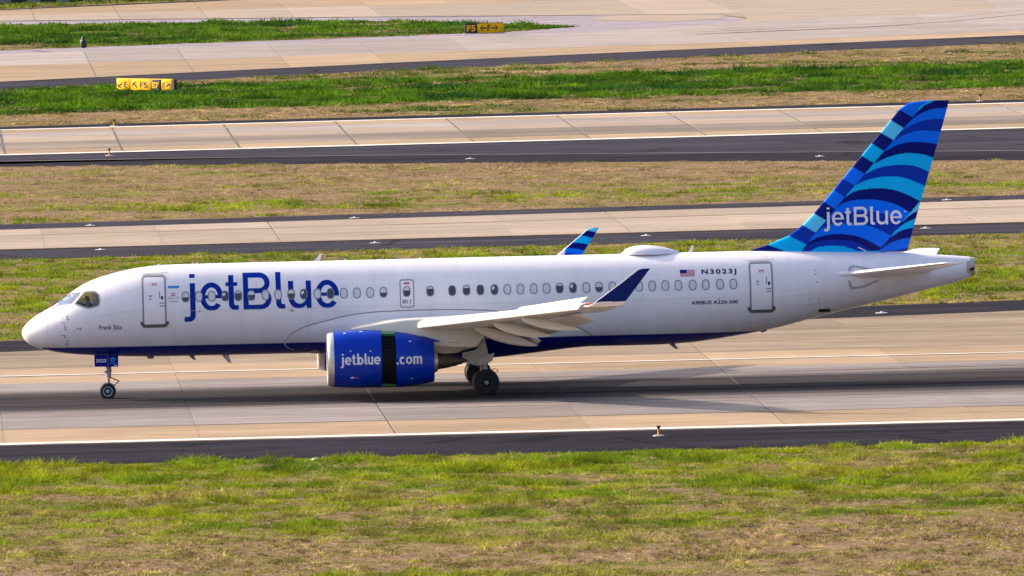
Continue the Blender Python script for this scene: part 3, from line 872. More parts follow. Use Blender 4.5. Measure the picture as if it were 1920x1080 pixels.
for sd in (-1, 1):
    sf = lambda X, Z, off, sd=sd: fus_map(X, Z, off, sd)
    fr = decal('cockpit_window_frame', side_ring(SIDE_OUT, SIDE_GL), M['frame'], fus, sf, .008, .12, .15)
    decal('cockpit_window', [[SIDE_GL]], M['glass'], fus, sf, .002, .12, .15)
    ws = [(1.242, 3.80), (1.40, 3.915), (1.711, 4.125), (1.967, 4.305), (2.078, 4.352), (2.352, 4.375), (2.379, 4.356), (2.206, 4.169), (2.019, 3.981), (1.644, 3.905)]
    wo = [(1.20, 3.782), (1.39, 3.935), (1.70, 4.148), (1.95, 4.325), (2.07, 4.38), (2.38, 4.405), (2.425, 4.37), (2.23, 4.15), (2.03, 3.95), (1.65, 3.87)]
    decal('windscreen', [[ws]], M['screen'], fus, sf, .006, .06, .1)
    decal('windscreen_frame', side_ring(wo, ws), M['frame'], fus, sf, .009, .06, .1)
tubes('wiper', [((.98, -.18, 3.70), (1.30, -.16, 3.90), .012, .012), ((1.30, -.16, 3.90), (1.86, -.22, 4.27), .02, .014)], M['hose'], fus)

# windows of the cabin
def oval(cx, cz, a, b_, n=28, p=2.5):
    return [(cx + a * math.copysign(abs(math.cos(2 * math.pi * k / n)) ** (2 / p), math.cos(2 * math.pi * k / n)), cz + b_ * math.copysign(abs(math.sin(2 * math.pi * k / n)) ** (2 / p), math.sin(2 * math.pi * k / n))) for k in range(n)]


WX = [6.62, 7.16, 7.68, 8.22, 8.75, 9.28, 9.85, 10.36, 10.89, 11.4, 11.95, 12.48, 13.02, 13.55, 14.08, 14.62, 16.51, 17.4, 17.98, 18.54, 19.11, 19.63, 20.16, 20.7, 21.22, 21.75, 22.29, 22.83, 23.35, 23.89, 24.43, 24.97, 25.5, 26.03, 26.56, 27.14, 27.67, 28.25, 28.79]
WS = 'hccgphcchgcdccchpdpdgccccpgchcccccccccc'


def cabin_window(parent, name, cx, cz, st, a=.158, b_=.212):
    fr_ = decal(name, [[oval(cx, cz, a, b_), oval(cx, cz, a - .036, b_ - .036)]], M['frame'], parent, fus_map, .010, .1, 1)
    ai, bi = a - .036, b_ - .036
    if st == 'c':
        decal('shade', [[oval(cx, cz, ai, bi)]], M['shade'], fr_, fus_map, .0075, .1, 1)
    elif st in 'hp':
        o_ = oval(cx, cz, ai, bi); zs = cz + (random.uniform(-.03, .05) if st == 'h' else random.uniform(.08, .12))
        up = [p for p in o_ if p[1] >= zs]; up.sort(key=lambda p: math.atan2(p[1] - zs + 1e-9, p[0] - cx))
        dn = [p for p in o_ if p[1] < zs]; dn.sort(key=lambda p: -math.atan2(p[1] - zs, p[0] - cx))
        e_ = ai * (1 - abs((zs - cz) / bi) ** 2.5) ** .4
        decal('shade', [[[(cx + e_, zs)] + up + [(cx - e_, zs)]]], M['shade'], fr_, fus_map, .0075, .1, 1)
        decal('pane', [[[(cx + e_, zs)] + dn + [(cx - e_, zs)]]], M['cabin'], fr_, fus_map, .007, .1, 1)
    else:
        decal('pane', [[oval(cx, cz, ai, bi)]], M['cabin'], fr_, fus_map, .007, .1, 1)
        if st == 'g':  # pale blob painted on the dark pane as a glint of light
            decal('painted_glint', [[[(cx - .09, cz + .12), (cx + .01, cz + .13), (cx + .0, cz + .04), (cx - .05, cz - .02), (cx - .10, cz + .02)]]], M['lettergrey'], fr_, fus_map, .009, .1, 1)
    return fr_


for X, st in zip(WX, WS): cabin_window(plane, 'passenger_window', X, 4.155, st)


def rrect(x0, x1, z0, z1, r, n=6):
    return arc(x1 - r, z1 - r, r, r, 0, 90, n) + arc(x0 + r, z1 - r, r, r, 90, 180, n) + arc(x0 + r, z0 + r, r, r, 180, 270, n) + arc(x1 - r, z0 + r, r, r, 270, 360, n)


def cabin_door(x0, x1, z0, z1, label):
    d = decal('door', [[rrect(x0 + .065, x1 - .065, z0 + .065, z1 - .065, .09)]], M['white'], plane, fus_map, .006, .1, .3)
    tag(d, label)
    decal('door_frame', side_ring(rrect(x0, x1, z0, z1, .14), rrect(x0 + .065, x1 - .065, z0 + .065, z1 - .065, .09)), M['seal'], d, fus_map, .010, .1, .3)
    decal('corner_plate', [[[(x0 + .01, z1 - .13), (x0 + .02, z1 - .02), (x0 + .12, z1 + .035), (x1 - .12, z1 + .035), (x1 - .02, z1 - .02), (x1 - .01, z1 - .13), (x1 - .07, z1 - .10), (x1 - .14, z1 - .03), (x0 + .14, z1 - .03), (x0 + .07, z1 - .10)]]], M['alu'], d, fus_map, .014, .08, .3)
    decal('scuff_plate', [[[(x0 - .09, z0 + .20), (x0 - .01, z0 + .22), (x0 + .09, z0 + .09), (x1 - .09, z0 + .09), (x1 + .01, z0 + .22), (x1 + .09, z0 + .20), (x1 + .09, z0 + .10), (x1 - .04, z0 - .04), (x0 + .04, z0 - .04), (x0 - .09, z0 + .10)]]], M['sill'], d, fus_map, .014, .08, .3)
    xm = x1 - .17; zm = z0 + 1.15
    decal('handle', [[oval(xm, zm, .045, .075)]], M['dark'], d, fus_map, .012, .1, .3)
    decals('marking', [[[(xm - .11, zm - .02), (xm - .08, zm - .02), (xm - .08, zm + .24), (xm - .11, zm + .24)]], [[(x0 + .40, z1 - .40), (x0 + .60, z1 - .40), (x0 + .60, z1 - .31), (x0 + .40, z1 - .31)], [(x0 + .43, z1 - .385), (x0 + .57, z1 - .385), (x0 + .57, z1 - .345), (x0 + .43, z1 - .345)]]], M['red'], d, fus_map, .012, .1, .3)
    decals('stencil', [[[(xm - .12, zm - z_), (xm + .10, zm - z_), (xm + .08, zm - z_ - .05), (xm - .09, zm - z_ - .05)]] for z_ in (.19, .30)] + [[oval(x0 + .33, zm + .08, .07, .035)], [oval(x0 + .33, zm - .04, .045, .035)]], M['stencil'], d, fus_map, .012, .1, .3)
    decal('gutter', [[[(x0 - .10, z1 + .05), (x1 + .09, z1 + .085), (x1 + .09, z1 + .10), (x0 - .10, z1 + .065)]]], M['seal'], d, fus_map, .016, .05, .3)
    return d


cabin_door(4.87, 5.84, 2.99, 5.02, 'front cabin door beside the cockpit')
cabin_door(29.45, 30.41, 3.00, 4.99, 'rear cabin door ahead of the tail')
xd = decal('overwing_exit', [[rrect(15.32, 15.82, 3.56, 4.60, .08)]], M['white'], plane, fus_map, .006, .1, .4)
decal('door_frame', side_ring(rrect(15.28, 15.86, 3.515, 4.645, .11), rrect(15.32, 15.82, 3.56, 4.60, .08)), M['seal'], xd, fus_map, .010, .1, .4)
cabin_window(xd, 'door_window', 15.56, 4.16, 'h')
decals('marking', [[[(15.45, 4.45), (15.68, 4.45), (15.68, 4.52), (15.45, 4.52)]], [[(15.68, 3.66), (15.71, 3.66), (15.71, 3.85), (15.68, 3.85)]]], M['red'], xd, fus_map, .012)
decals('stencil', [[[(15.38, 3.68), (15.52, 3.68), (15.52, 3.84), (15.38, 3.84)]], [[(15.55, 3.68), (15.6, 3.68), (15.6, 3.84), (15.55, 3.84)]]], M['stencil'], xd, fus_map, .012)

# lettering on the fuselage
decal('airline_name', word(JB, .213, 1.105, 1.46, 1.385, -.43, 6.562, 3.585), M['logo'], fus, fus_map, .004)
text_decal('captain_name', 'Frank Sica', 3.09, 4.015, 2.90, 3.09, M['ink'], fus, fus_map, .004, .012, .18)
text_decal('registration', 'N3023J', 27.52, 28.94, 4.515, 4.765, M['ink'], fus, fus_map, .004, .04, space=1.35)
text_decal('type_name', 'AIRBUS A220-300', 27.06, 28.97, 3.365, 3.515, M['ink'], fus, fus_map, .004, .03)
fl = decal('flag', [[[(26.65, 4.495), (27.245, 4.505), (27.245, 4.755), (26.65, 4.765)]]], M['lettergrey'], fus, fus_map, .004)
for k in range(7):
    z = 4.50 + k * .0385
    decal('flag_stripe', [[[(26.65, z), (27.245, z), (27.245, z + .022), (26.65, z + .022)]]], M['flagred'], fl, fus_map, .0065)
decal('flag_canton', [[[(26.65, 4.63), (26.92, 4.63), (26.92, 4.762), (26.65, 4.762)]]], M['navy'], fl, fus_map, .009)
decal('blue_badge', [[[(5.93, 4.51), (6.38, 4.51), (6.38, 4.605), (5.93, 4.605)]]], M['bluedecal'], fus, fus_map, .004)
decals('wifi_mark', [[arc(6.13, 4.24, .10, .10, 30, 150, 10) + arc(6.13, 4.24, .06, .06, 150, 30, 8)], [oval(6.13, 4.22, .09, .025)]], M['flagred'], fus, fus_map, .004)
text_decal('wifi_name', 'Fly-Fi', 5.93, 6.34, 4.02, 4.17, M['stencil'], fus, fus_map, .004)
decal('wifi_underline', [[arc(6.14, 4.06, .24, .10, 215, 325, 10) + arc(6.14, 4.07, .24, .08, 325, 215, 10)]], M['stencil'], fus, fus_map, .004)

# small things on the skin
def stub(name, x, z, mat=None, l=.14, h=.03):
    y = fus_map(x, z)[1]
    return tubes(name, [((x, y + .03, z), (x, y - .05, z), .022, .02), ((x + .02, y - .05, z), (x - l, y - .06, z), .018, .01)], mat or M['seal'], fus)
stub('pitot_probe', 1.70, 3.22); stub('pitot_probe', 1.70, 2.70); stub('pitot_probe', 1.86, 2.46)
decals('static_port', [[oval(1.83, 3.44, .03, .06)], [oval(1.86, 3.33, .05, .03)], [oval(1.72, 3.05, .03, .05)], [oval(1.75, 2.93, .04, .04)], [oval(1.72, 2.62, .03, .05)], [oval(2.25, 2.95, .06, .03)], [oval(2.36, 2.95, .03, .06)], [oval(1.8, 2.33, .05, .04)]], M['stencil'], fus, fus_map, .005)
decal('access_panel', [[oval(10.90, 3.515, .085, .055)]], M['line'], fus, fus_map, .006)
decals('access_port', [[oval(7.17, 3.56, .035, .035)], [oval(28.19, 3.58, .03, .03)], [oval(31.9, 3.45, .03, .02)], [oval(32.3, 3.48, .03, .02)], [oval(31.9, 3.25, .03, .02)], [oval(32.3, 3.27, .03, .02)], [oval(32.15, 4.62, .04, .02)], [oval(32.15, 4.45, .04, .02)], [oval(32.2, 4.15, .05, .02)]], M['seal'], fus, fus_map, .006)
decal('outflow_vent', [[rrect(32.27, 32.78, 2.885, 3.02, .06)]], M['dark'], fus, fus_map, .007)
def seam(name, pts, wdt=.022, mat=None, parent=None, off=.006, surf=fus_map):
    up = [(x - 0, z + wdt / 2) for x, z in pts]; dn = [(x, z - wdt / 2) for x, z in pts]
    return decal(name, [[up + dn[::-1]]], mat or M['seal'], parent or fus, surf, off, .12, .6)
def vseam(name, x, z0, z1, wdt=.016):
    return decal(name, [[[(x, z0), (x + wdt, z0), (x + wdt, z1), (x, z1)]]], M['shade'], fus, fus_map, .004)
vseam('panel_seam', 34.9, 3.35, 5.2); vseam('panel_seam', 31.1, 4.9, 5.33); vseam('panel_seam', 33.7, 3.15, 3.8)
decal('radome_seam', [[[(1.02, 2.12), (1.035, 2.12), (1.035, 3.66), (1.02, 3.66)]]], M['shade'], fus, fus_map, .004, .06, .2)
seam('panel_seam', [(6.5, 3.60), (12, 3.60), (29, 3.60), (32.5, 3.62)], .010, M['shade'])
seam('panel_seam', [(3.0, 3.42), (3.9, 3.57), (4.8, 3.62)], .010, M['shade'])
TRI = [(33.46, 4.42), (33.53, 4.70), (33.73, 4.78), (34.72, 4.56), (34.60, 4.50), (33.77, 4.69), (33.63, 4.62), (33.57, 4.42)]
decal('stabilizer_seal', [[TRI]], M['softseal'], fus, fus_map, .006, .1, .2)
TR2 = [(33.46, 4.17), (33.57, 3.80), (34.08, 3.84), (34.74, 4.10), (34.66, 4.15), (34.06, 3.93), (33.66, 3.90), (33.56, 4.17)]
decal('stabilizer_seal', [[TR2]], M['softseal'], fus, fus_map, .006, .1, .2)

def blade(name, pts, y=.012, parent=None, mat=None): return plate(name, pts, -y, y, mat or M['white'], parent or fus)
blade('antenna', [(11.90, 5.38), (12.12, 5.38), (12.24, 5.71), (12.16, 5.71)], .015)
blade('antenna', [(27.08, 5.38), (27.26, 5.38), (27.33, 5.67), (27.25, 5.67)], .015)
for x, l, h in ((5.6, .2, .035), (7.15, .1, .06), (8.1, .16, .03), (12.9, .3, .02), (13.15, .12, .06), (16.2, .14, .05), (19.5, .16, .025)):
    blade('antenna', [(x - l / 2, 5.37), (x + l / 2, 5.37), (x + l / 3, 5.40 + h), (x - l / 6, 5.40 + h)], .05)
lat = []
for k in range(13):
    u = k / 12; x = 24.35 + 2.45 * u; hz = .345 * (math.sin(math.pi * u ** .72)) ** .75 if 0 < u < 1 else .005; hw = .62 * (math.sin(math.pi * u ** .8)) ** .6 if 0 < u < 1 else .01
    lat.append([(x, hw * math.cos(math.pi * j / 14), 5.37 + (hz + .02) * math.sin(math.pi * j / 14) ** .9) for j in range(15)])
loft('satcom_radome', lat, M['white'], fus)
blade('belly_antenna', [(8.05, 1.70), (8.35, 1.70), (8.46, 1.36), (8.34, 1.36)], .015, mat=M['shade'])
blade('belly_antenna', [(6.70, 1.70), (6.95, 1.70), (7.02, 1.50), (6.92, 1.52)], .03, mat=M['seal'])
blade('drain_mast', [(5.0, 1.72), (5.35, 1.72), (5.3, 1.60), (5.1, 1.60)], .03, mat=M['seal'])
blade('drain_mast', [(26.2, 1.72), (26.45, 1.74), (26.62, 1.48), (26.48, 1.50)], .02, mat=M['seal'])
blade('drain_mast', [(29.95, 2.15), (30.25, 2.20), (30.2, 2.11), (30.0, 2.07)], .03, mat=M['seal'])

# tail end of the auxiliary power unit
ap = []
for X in (38.54, 38.62, 38.72):
    t_, b_, w_ = float(f_top(min(X, 38.7))), float(f_bot(min(X, 38.7))), float(f_wid(min(X, 38.7)))
    ap.append([(X, w_ * .985 * math.sin(2 * math.pi * k / 32), (t_ + b_) / 2 + (t_ - b_) / 2 * .985 * math.cos(2 * math.pi * k / 32)) for k in range(32)])
ap += [[(38.70, p[1] * .8, 4.57 + (p[2] - 4.57) * .8) for p in ap[-1]], [(38.3, p[1] * .75, 4.57 + (p[2] - 4.57) * .75) for p in ap[-1]]]
au = loft('exhaust_end', ap, M['apu'], plane)
decal('exhaust_opening', [[[(38.47, 4.45), (38.53, 4.51), (38.60, 4.54), (38.68, 4.56), (38.685, 4.44), (38.62, 4.405), (38.54, 4.41)]]], M['dark'], au, fus_map, .014)
decal('exhaust_scoop', [[[(38.46, 4.62), (38.52, 4.72), (38.60, 4.78), (38.68, 4.80), (38.685, 4.72), (38.60, 4.66)]]], M['strut'], au, fus_map, .014)
decal('exhaust_panel', [[[(38.36, 4.52), (38.38, 4.79), (38.50, 4.80), (38.69, 4.81), (38.69, 4.36), (38.52, 4.31), (38.40, 4.32)]]], M['apu'], au, fus_map, .010)

# ------------------------------------------------------------------ belly fairing
FU = pchip([(10.6, 2.16), (10.73, 2.41), (11.0, 2.63), (11.54, 2.865), (12.245, 3.04), (13.435, 3.285), (14.5, 3.37), (16, 3.395), (18.36, 3.35), (20, 3.15), (21.4, 2.88), (22.55, 2.50), (22.97, 2.24), (23.2, 2.03)])
FL = pchip([(10.6, 1.70), (11.3, 1.69), (12.2, 1.62), (13.5, 1.44), (15.5, 1.27), (17, 1.21), (19, 1.31), (20.8, 1.48), (22.5, 1.65), (23.2, 1.69)])
fsec = []
for X in list(np.linspace(10.62, 12, 14)) + list(np.arange(12.4, 22.2, .4)) + list(np.linspace(22.3, 23.18, 12)):
    t_, b_, w_ = float(f_top(X)), float(f_bot(X)), float(f_wid(X)); c_ = (t_ + b_) / 2; h_ = (t_ - b_) / 2
    zu, zl = float(FU(X)), float(FL(X)); A = min(1, max(0, (X - 10.6) / 2.4)) * min(1, max(0, (23.2 - X) / 2.0)); A = A * A * (3 - 2 * A)
    ph0 = math.asin(max(-1, min(1, (zu - c_) / h_))); row = []
    for k in range(41):
        v = -1 + 2 * k / 40; u = 1 - abs(v)                 # u 0 at upper edges, 1 at keel
        ph = ph0 + (-math.pi / 2 - ph0) * u; gq = (math.sin(min(1, u * 2.2) * math.pi / 2)) ** .8
        yy = w_ * (1 + .004 + .10 * A * gq) * math.cos(ph); hh = h_ * (1 - gq) + (c_ - zl) * gq
        row.append((X, math.copysign(yy, v) if abs(v) > 1e-6 else 0.0, c_ + hh * math.sin(ph)))
    fsec.append(row)
fair = loft('belly_fairing', fsec, M['fus'], plane, closed=False, caps=False, ang=60)
seam('fairing_seam', [(x, float(FU(x)) + .012) for x in np.concatenate([np.linspace(10.63, 12, 22), np.linspace(12.2, 20, 24), np.linspace(20.2, 23.1, 16)])], .035, M['frame'], fair, .012)
decal('fairing_seam', [[[(10.61, 2.30), (10.64, 2.10), (10.75, 1.98), (11.0, 1.88), (11.0, 1.86), (10.72, 1.96), (10.58, 2.12), (10.58, 2.30)]]], M['shade'], fair, fus_map, .02)
decal('landing_light', [[oval(11.85, 1.80, .24, .075, 24, 2)]], M['amber'], fair, fus_map, .05, .03, .1)

# ------------------------------------------------------------------ fin
ARCS = [[(35.92, 10.23), (36.25, 10.55), (36.67, 10.83), (37.19, 11.0), (37.74, 11.04)], [(35.89, 10.14), (36.25, 10.36), (36.67, 10.51), (37.15, 10.58), (37.6, 10.57)], [(35.53, 9.74), (35.92, 9.95), (36.34, 10.09), (36.82, 10.13), (37.46, 10.08)], [(35.13, 9.31), (35.59, 9.54), (36.07, 9.66), (36.65, 9.67), (37.29, 9.57)], [(34.72, 8.84), (35.26, 9.07), (35.74, 9.2), (36.26, 9.22), (36.71, 9.16), (37.14, 9.02)], [(34.31, 8.4), (34.8, 8.63), (35.25, 8.73), (35.83, 8.76), (36.41, 8.69), (36.95, 8.45)], [(33.91, 7.96), (34.4, 8.17), (34.93, 8.28), (35.54, 8.3), (36.11, 8.17), (36.78, 7.87)], [(33.49, 7.5), (33.94, 7.74), (34.47, 7.82), (35.0, 7.83), (35.61, 7.72), (36.18, 7.48), (36.56, 7.27)], [(33.09, 7.02), (33.49, 7.28), (33.98, 7.38), (34.55, 7.39), (35.2, 7.28), (35.76, 7.06), (36.16, 6.81)], [(32.74, 6.58), (33.15, 6.8), (33.56, 6.89), (34.37, 6.91), (35.19, 6.75), (35.83, 6.41)], [(32.28, 6.08), (32.69, 6.32), (33.14, 6.43), (33.75, 6.42), (34.28, 6.35), (34.77, 6.19), (35.37, 5.87)], [(31.87, 5.63), (32.32, 5.88), (32.81, 5.99), (33.38, 6.0), (33.95, 5.91), (34.47, 5.69), (34.92, 5.42)], [(31.72, 5.39), (32.11, 5.64), (32.64, 5.77), (33.54, 5.75), (34.02, 5.6), (34.55, 5.3)], [(32.02, 5.34), (32.39, 5.5), (32.92, 5.54), (33.45, 5.49), (34.02, 5.29)]]
ACOL = [NAVY, BLUE, ROYAL, BLUE, NAVY, CYAN, ROYAL, CYAN, NAVY, BLUE, ROYAL, BLUE, NAVY, ROYAL, CYAN]
CB = [(34.89, 5.27), (34.94, 5.42), (35.37, 5.89), (35.83, 6.44), (36.16, 6.81), (36.56, 7.25)]
RA = [[(35.83, 6.43), (36.12, 6.69), (36.49, 6.9)], [(35.54, 6.09), (35.91, 6.37), (36.36, 6.56)], [(35.33, 5.83), (35.78, 6.09), (36.27, 6.2)], [(34.93, 5.35), (35.28, 5.57), (35.7, 5.72), (36.12, 5.79)], [(35.4, 5.27), (35.97, 5.36)]]
RCOL = [PALE, NAVY, CYAN, NAVY, BLUE, ROYAL]
CA = [(31.7, 5.35), (31.91, 5.63), (32.28, 6.09), (32.7, 6.57), (33.09, 7.02), (33.49, 7.5), (33.91, 7.96), (34.32, 8.42), (34.71, 8.86), (35.13, 9.33), (35.53, 9.77), (35.94, 10.26), (36.32, 10.68), (36.74, 11.12), (37.2, 11.33)]
CELL = [[(35.81, 11.0), (36.32, 10.68)], [(35.43, 10.59), (35.94, 10.26)], [(34.99, 10.1), (35.53, 9.77)], [(34.63, 9.66), (35.13, 9.33)], [(34.2, 9.18), (34.71, 8.86)], [(33.84, 8.73), (34.31, 8.43)], [(33.42, 8.26), (33.91, 7.96)], [(33.05, 7.82), (33.49, 7.5)], [(32.63, 7.34), (33.09, 7.03)], [(32.22, 6.88), (32.7, 6.58)], [(31.76, 6.41), (32.28, 6.09)], [(31.18, 5.99), (31.87, 5.63)], [(30.34, 5.64), (31.05, 5.36)]]
CCOL = [BLUE, NAVY, PALE, NAVY, CYAN, NAVY, BLUE, ROYAL, BLUE, NAVY, PALE, ROYAL, CYAN, NAVY]


def smooth_curve(pl):
    f = pchip(pl) if all(b_[0] > a[0] for a, b_ in zip(pl, pl[1:])) else None
    # arcs rise and fall: a Catmull-Rom style resample keeps them round
    pts = [Vector((a, b_)) for a, b_ in pl]; P = [pts[0] * 2 - pts[1]] + pts + [pts[-1] * 2 - pts[-2]]; out = []
    for i in range(1, len(P) - 2):
        for k in range(10):
            t_ = k / 10
            q = .5 * ((2 * P[i]) + (P[i + 1] - P[i - 1]) * t_ + (2 * P[i - 1] - 5 * P[i] + 4 * P[i + 1] - P[i + 2]) * t_ ** 2 + (3 * P[i] - P[i - 1] - 3 * P[i + 1] + P[i + 2]) * t_ ** 3)
            out.append((q.x, q.y))
    out.append(pl[-1])
    return np.array(out)


ARC_S = [smooth_curve(a) for a in ARCS]; RA_S = [smooth_curve(a) for a in RA]
CA_n = np.array(CA); CB_n = np.array(CB)


def fin_colors(x, z):
    """the printed stripe pattern, evaluated for arrays of points"""
    n = len(x); out = np.zeros((n, 4))
    xa = np.interp(z, CA_n[:, 1], CA_n[:, 0]); xb = np.interp(z, CB_n[:, 1], CB_n[:, 0])
    band = x < xa
    right = (~band) & (x > xb) & (z < 7.25)
    main = (~band) & (~right)
    k = np.zeros(n, int)
    for i, ((ax, az), (bx, bz)) in enumerate(CELL):
        k = np.where(z < az + (bz - az) / (bx - ax) * (x - ax), np.maximum(k, i + 1), k)
    out[band] = np.array(CCOL)[np.clip(k, 0, 13)][band]
    k = np.zeros(n, int)
    for i, a in enumerate(ARC_S): k = np.where(z < np.interp(x, a[:, 0], a[:, 1]), np.maximum(k, i + 1), k)
    out[main] = np.array(ACOL)[np.clip(k, 0, 14)][main]
    k = np.zeros(n, int)
    for i, a in enumerate(RA_S): k = np.where(z < np.interp(x, a[:, 0], a[:, 1]), np.maximum(k, i + 1), k)
    out[right] = np.array(RCOL)[np.clip(k, 0, 5)][right]
    # pale sliver by the fin tip
    sl = (z > 10.95) & (x < xa + .02) & (x > xa - (z - 10.85) * .42)
    out[sl] = np.array(CYAN)
    return out


def striped(name, grid, colfun, parent):
    """grid[i][j] points of a closed skin (i along span, j around chord); colours per face"""
    ni, nj = len(grid), len(grid[0])
    vs = [p for row in grid for p in row]; fs = []
    for i in range(ni - 1):
        for j in range(nj - 1): fs.append((i * nj + j, i * nj + j + 1, (i + 1) * nj + j + 1, (i + 1) * nj + j))
    fs.append(tuple(range((ni - 1) * nj, ni * nj))); fs.append(tuple(range(nj - 1, -1, -1)))
    o = mesh(name, vs, fs, M['attr'], parent, smooth=True)
    sharp(o, 50)
    me = o.data; npoly = len(me.polygons)
    cen = np.empty(npoly * 3); me.polygons.foreach_get('center', cen); cen = cen.reshape(-1, 3)
    lt = np.empty(npoly, dtype=np.int32); me.polygons.foreach_get('loop_total', lt)
    at = me.attributes.new('livery', 'FLOAT_COLOR', 'CORNER')
    at.data.foreach_set('color', np.repeat(colfun(cen), lt, axis=0).ravel().astype(np.float32))
    return o


def fin_grid(u0, u1, nu, z0, z1, nz):
    rows = []
    for i in range(nz + 1):
        z = z0 + (z1 - z0) * i / nz; a, c = f_le(z), f_te(z); row = []
        us = [u0 + (u1 - u0) * k / nu for k in range(nu + 1)]
        if u0 == 0: us = [u ** 1.25 / us[-1] ** .25 for u in us]
        for u in us: X = a + u * (c - a); row.append((X, -max(fin_half(X, z), .003 if u > 0 else 0), z))
        for u in us[::-1][(1 if u1 == 1 else 0):]:
            X = a + u * (c - a); row.append((X, max(fin_half(X, z), .003 if u > 0 else 0), z))
        if u0 > 0: row.append(row[0])
        rows.append(row)
    return rows


fin = striped('vertical_fin', fin_grid(0, .735, 130, 5.2, 11.345, 250), lambda c: fin_colors(c[:, 0], c[:, 2]), plane)
striped('rudder', fin_grid(.7353, 1, 52, 5.24, 11.34, 250), lambda c: fin_colors(c[:, 0], c[:, 2]), fin)
decal('airline_name', word(JB, .213, 1.105, 1.46, 1.385, -.43, 32.63, 6.355, .508), M['lettergrey'], fin, fin_map, .006, .1, .2)
decal('registered_mark', [[oval(35.95, 6.86, .03, .03)]], M['lettergrey'], fin, fin_map, .006)
decal('fin_seam', [[[(33.98, 5.44), (34.02, 5.47), (34.36, 5.29), (34.31, 5.27)]]], M['shade'], fin, fin_map, .006)

# ------------------------------------------------------------------ wings, tailplane
def airfoil(xle, y, zle, ch, th, tw, n=18, cam=.02, u1=1.0):
    up, dn = [], []
    for k in range(n + 1):
        u = u1 * (.5 - .5 * math.cos(math.pi * k / n)); h_ = naca(u) * th; c_ = cam * 4 * u * (1 - u)
        up.append((u, c_ + h_)); dn.append((u, c_ - h_))
    pts = up[::-1] + dn[1:]
    ca, sa = math.cos(R(tw)), math.sin(R(tw))
    return [(xle + ch * (u * ca + v * sa), y, zle + ch * (v * ca - u * sa)) for u, v in pts]


def w_le(y): return 16.06 + .6 * (y - 6.5)
def w_te(y): return float(np.interp(y, [0, 5.75, 16.6], [20.5, 20.6, 23.4]))
def w_z(y): return 3.1 + .108 * (y - 6.5)


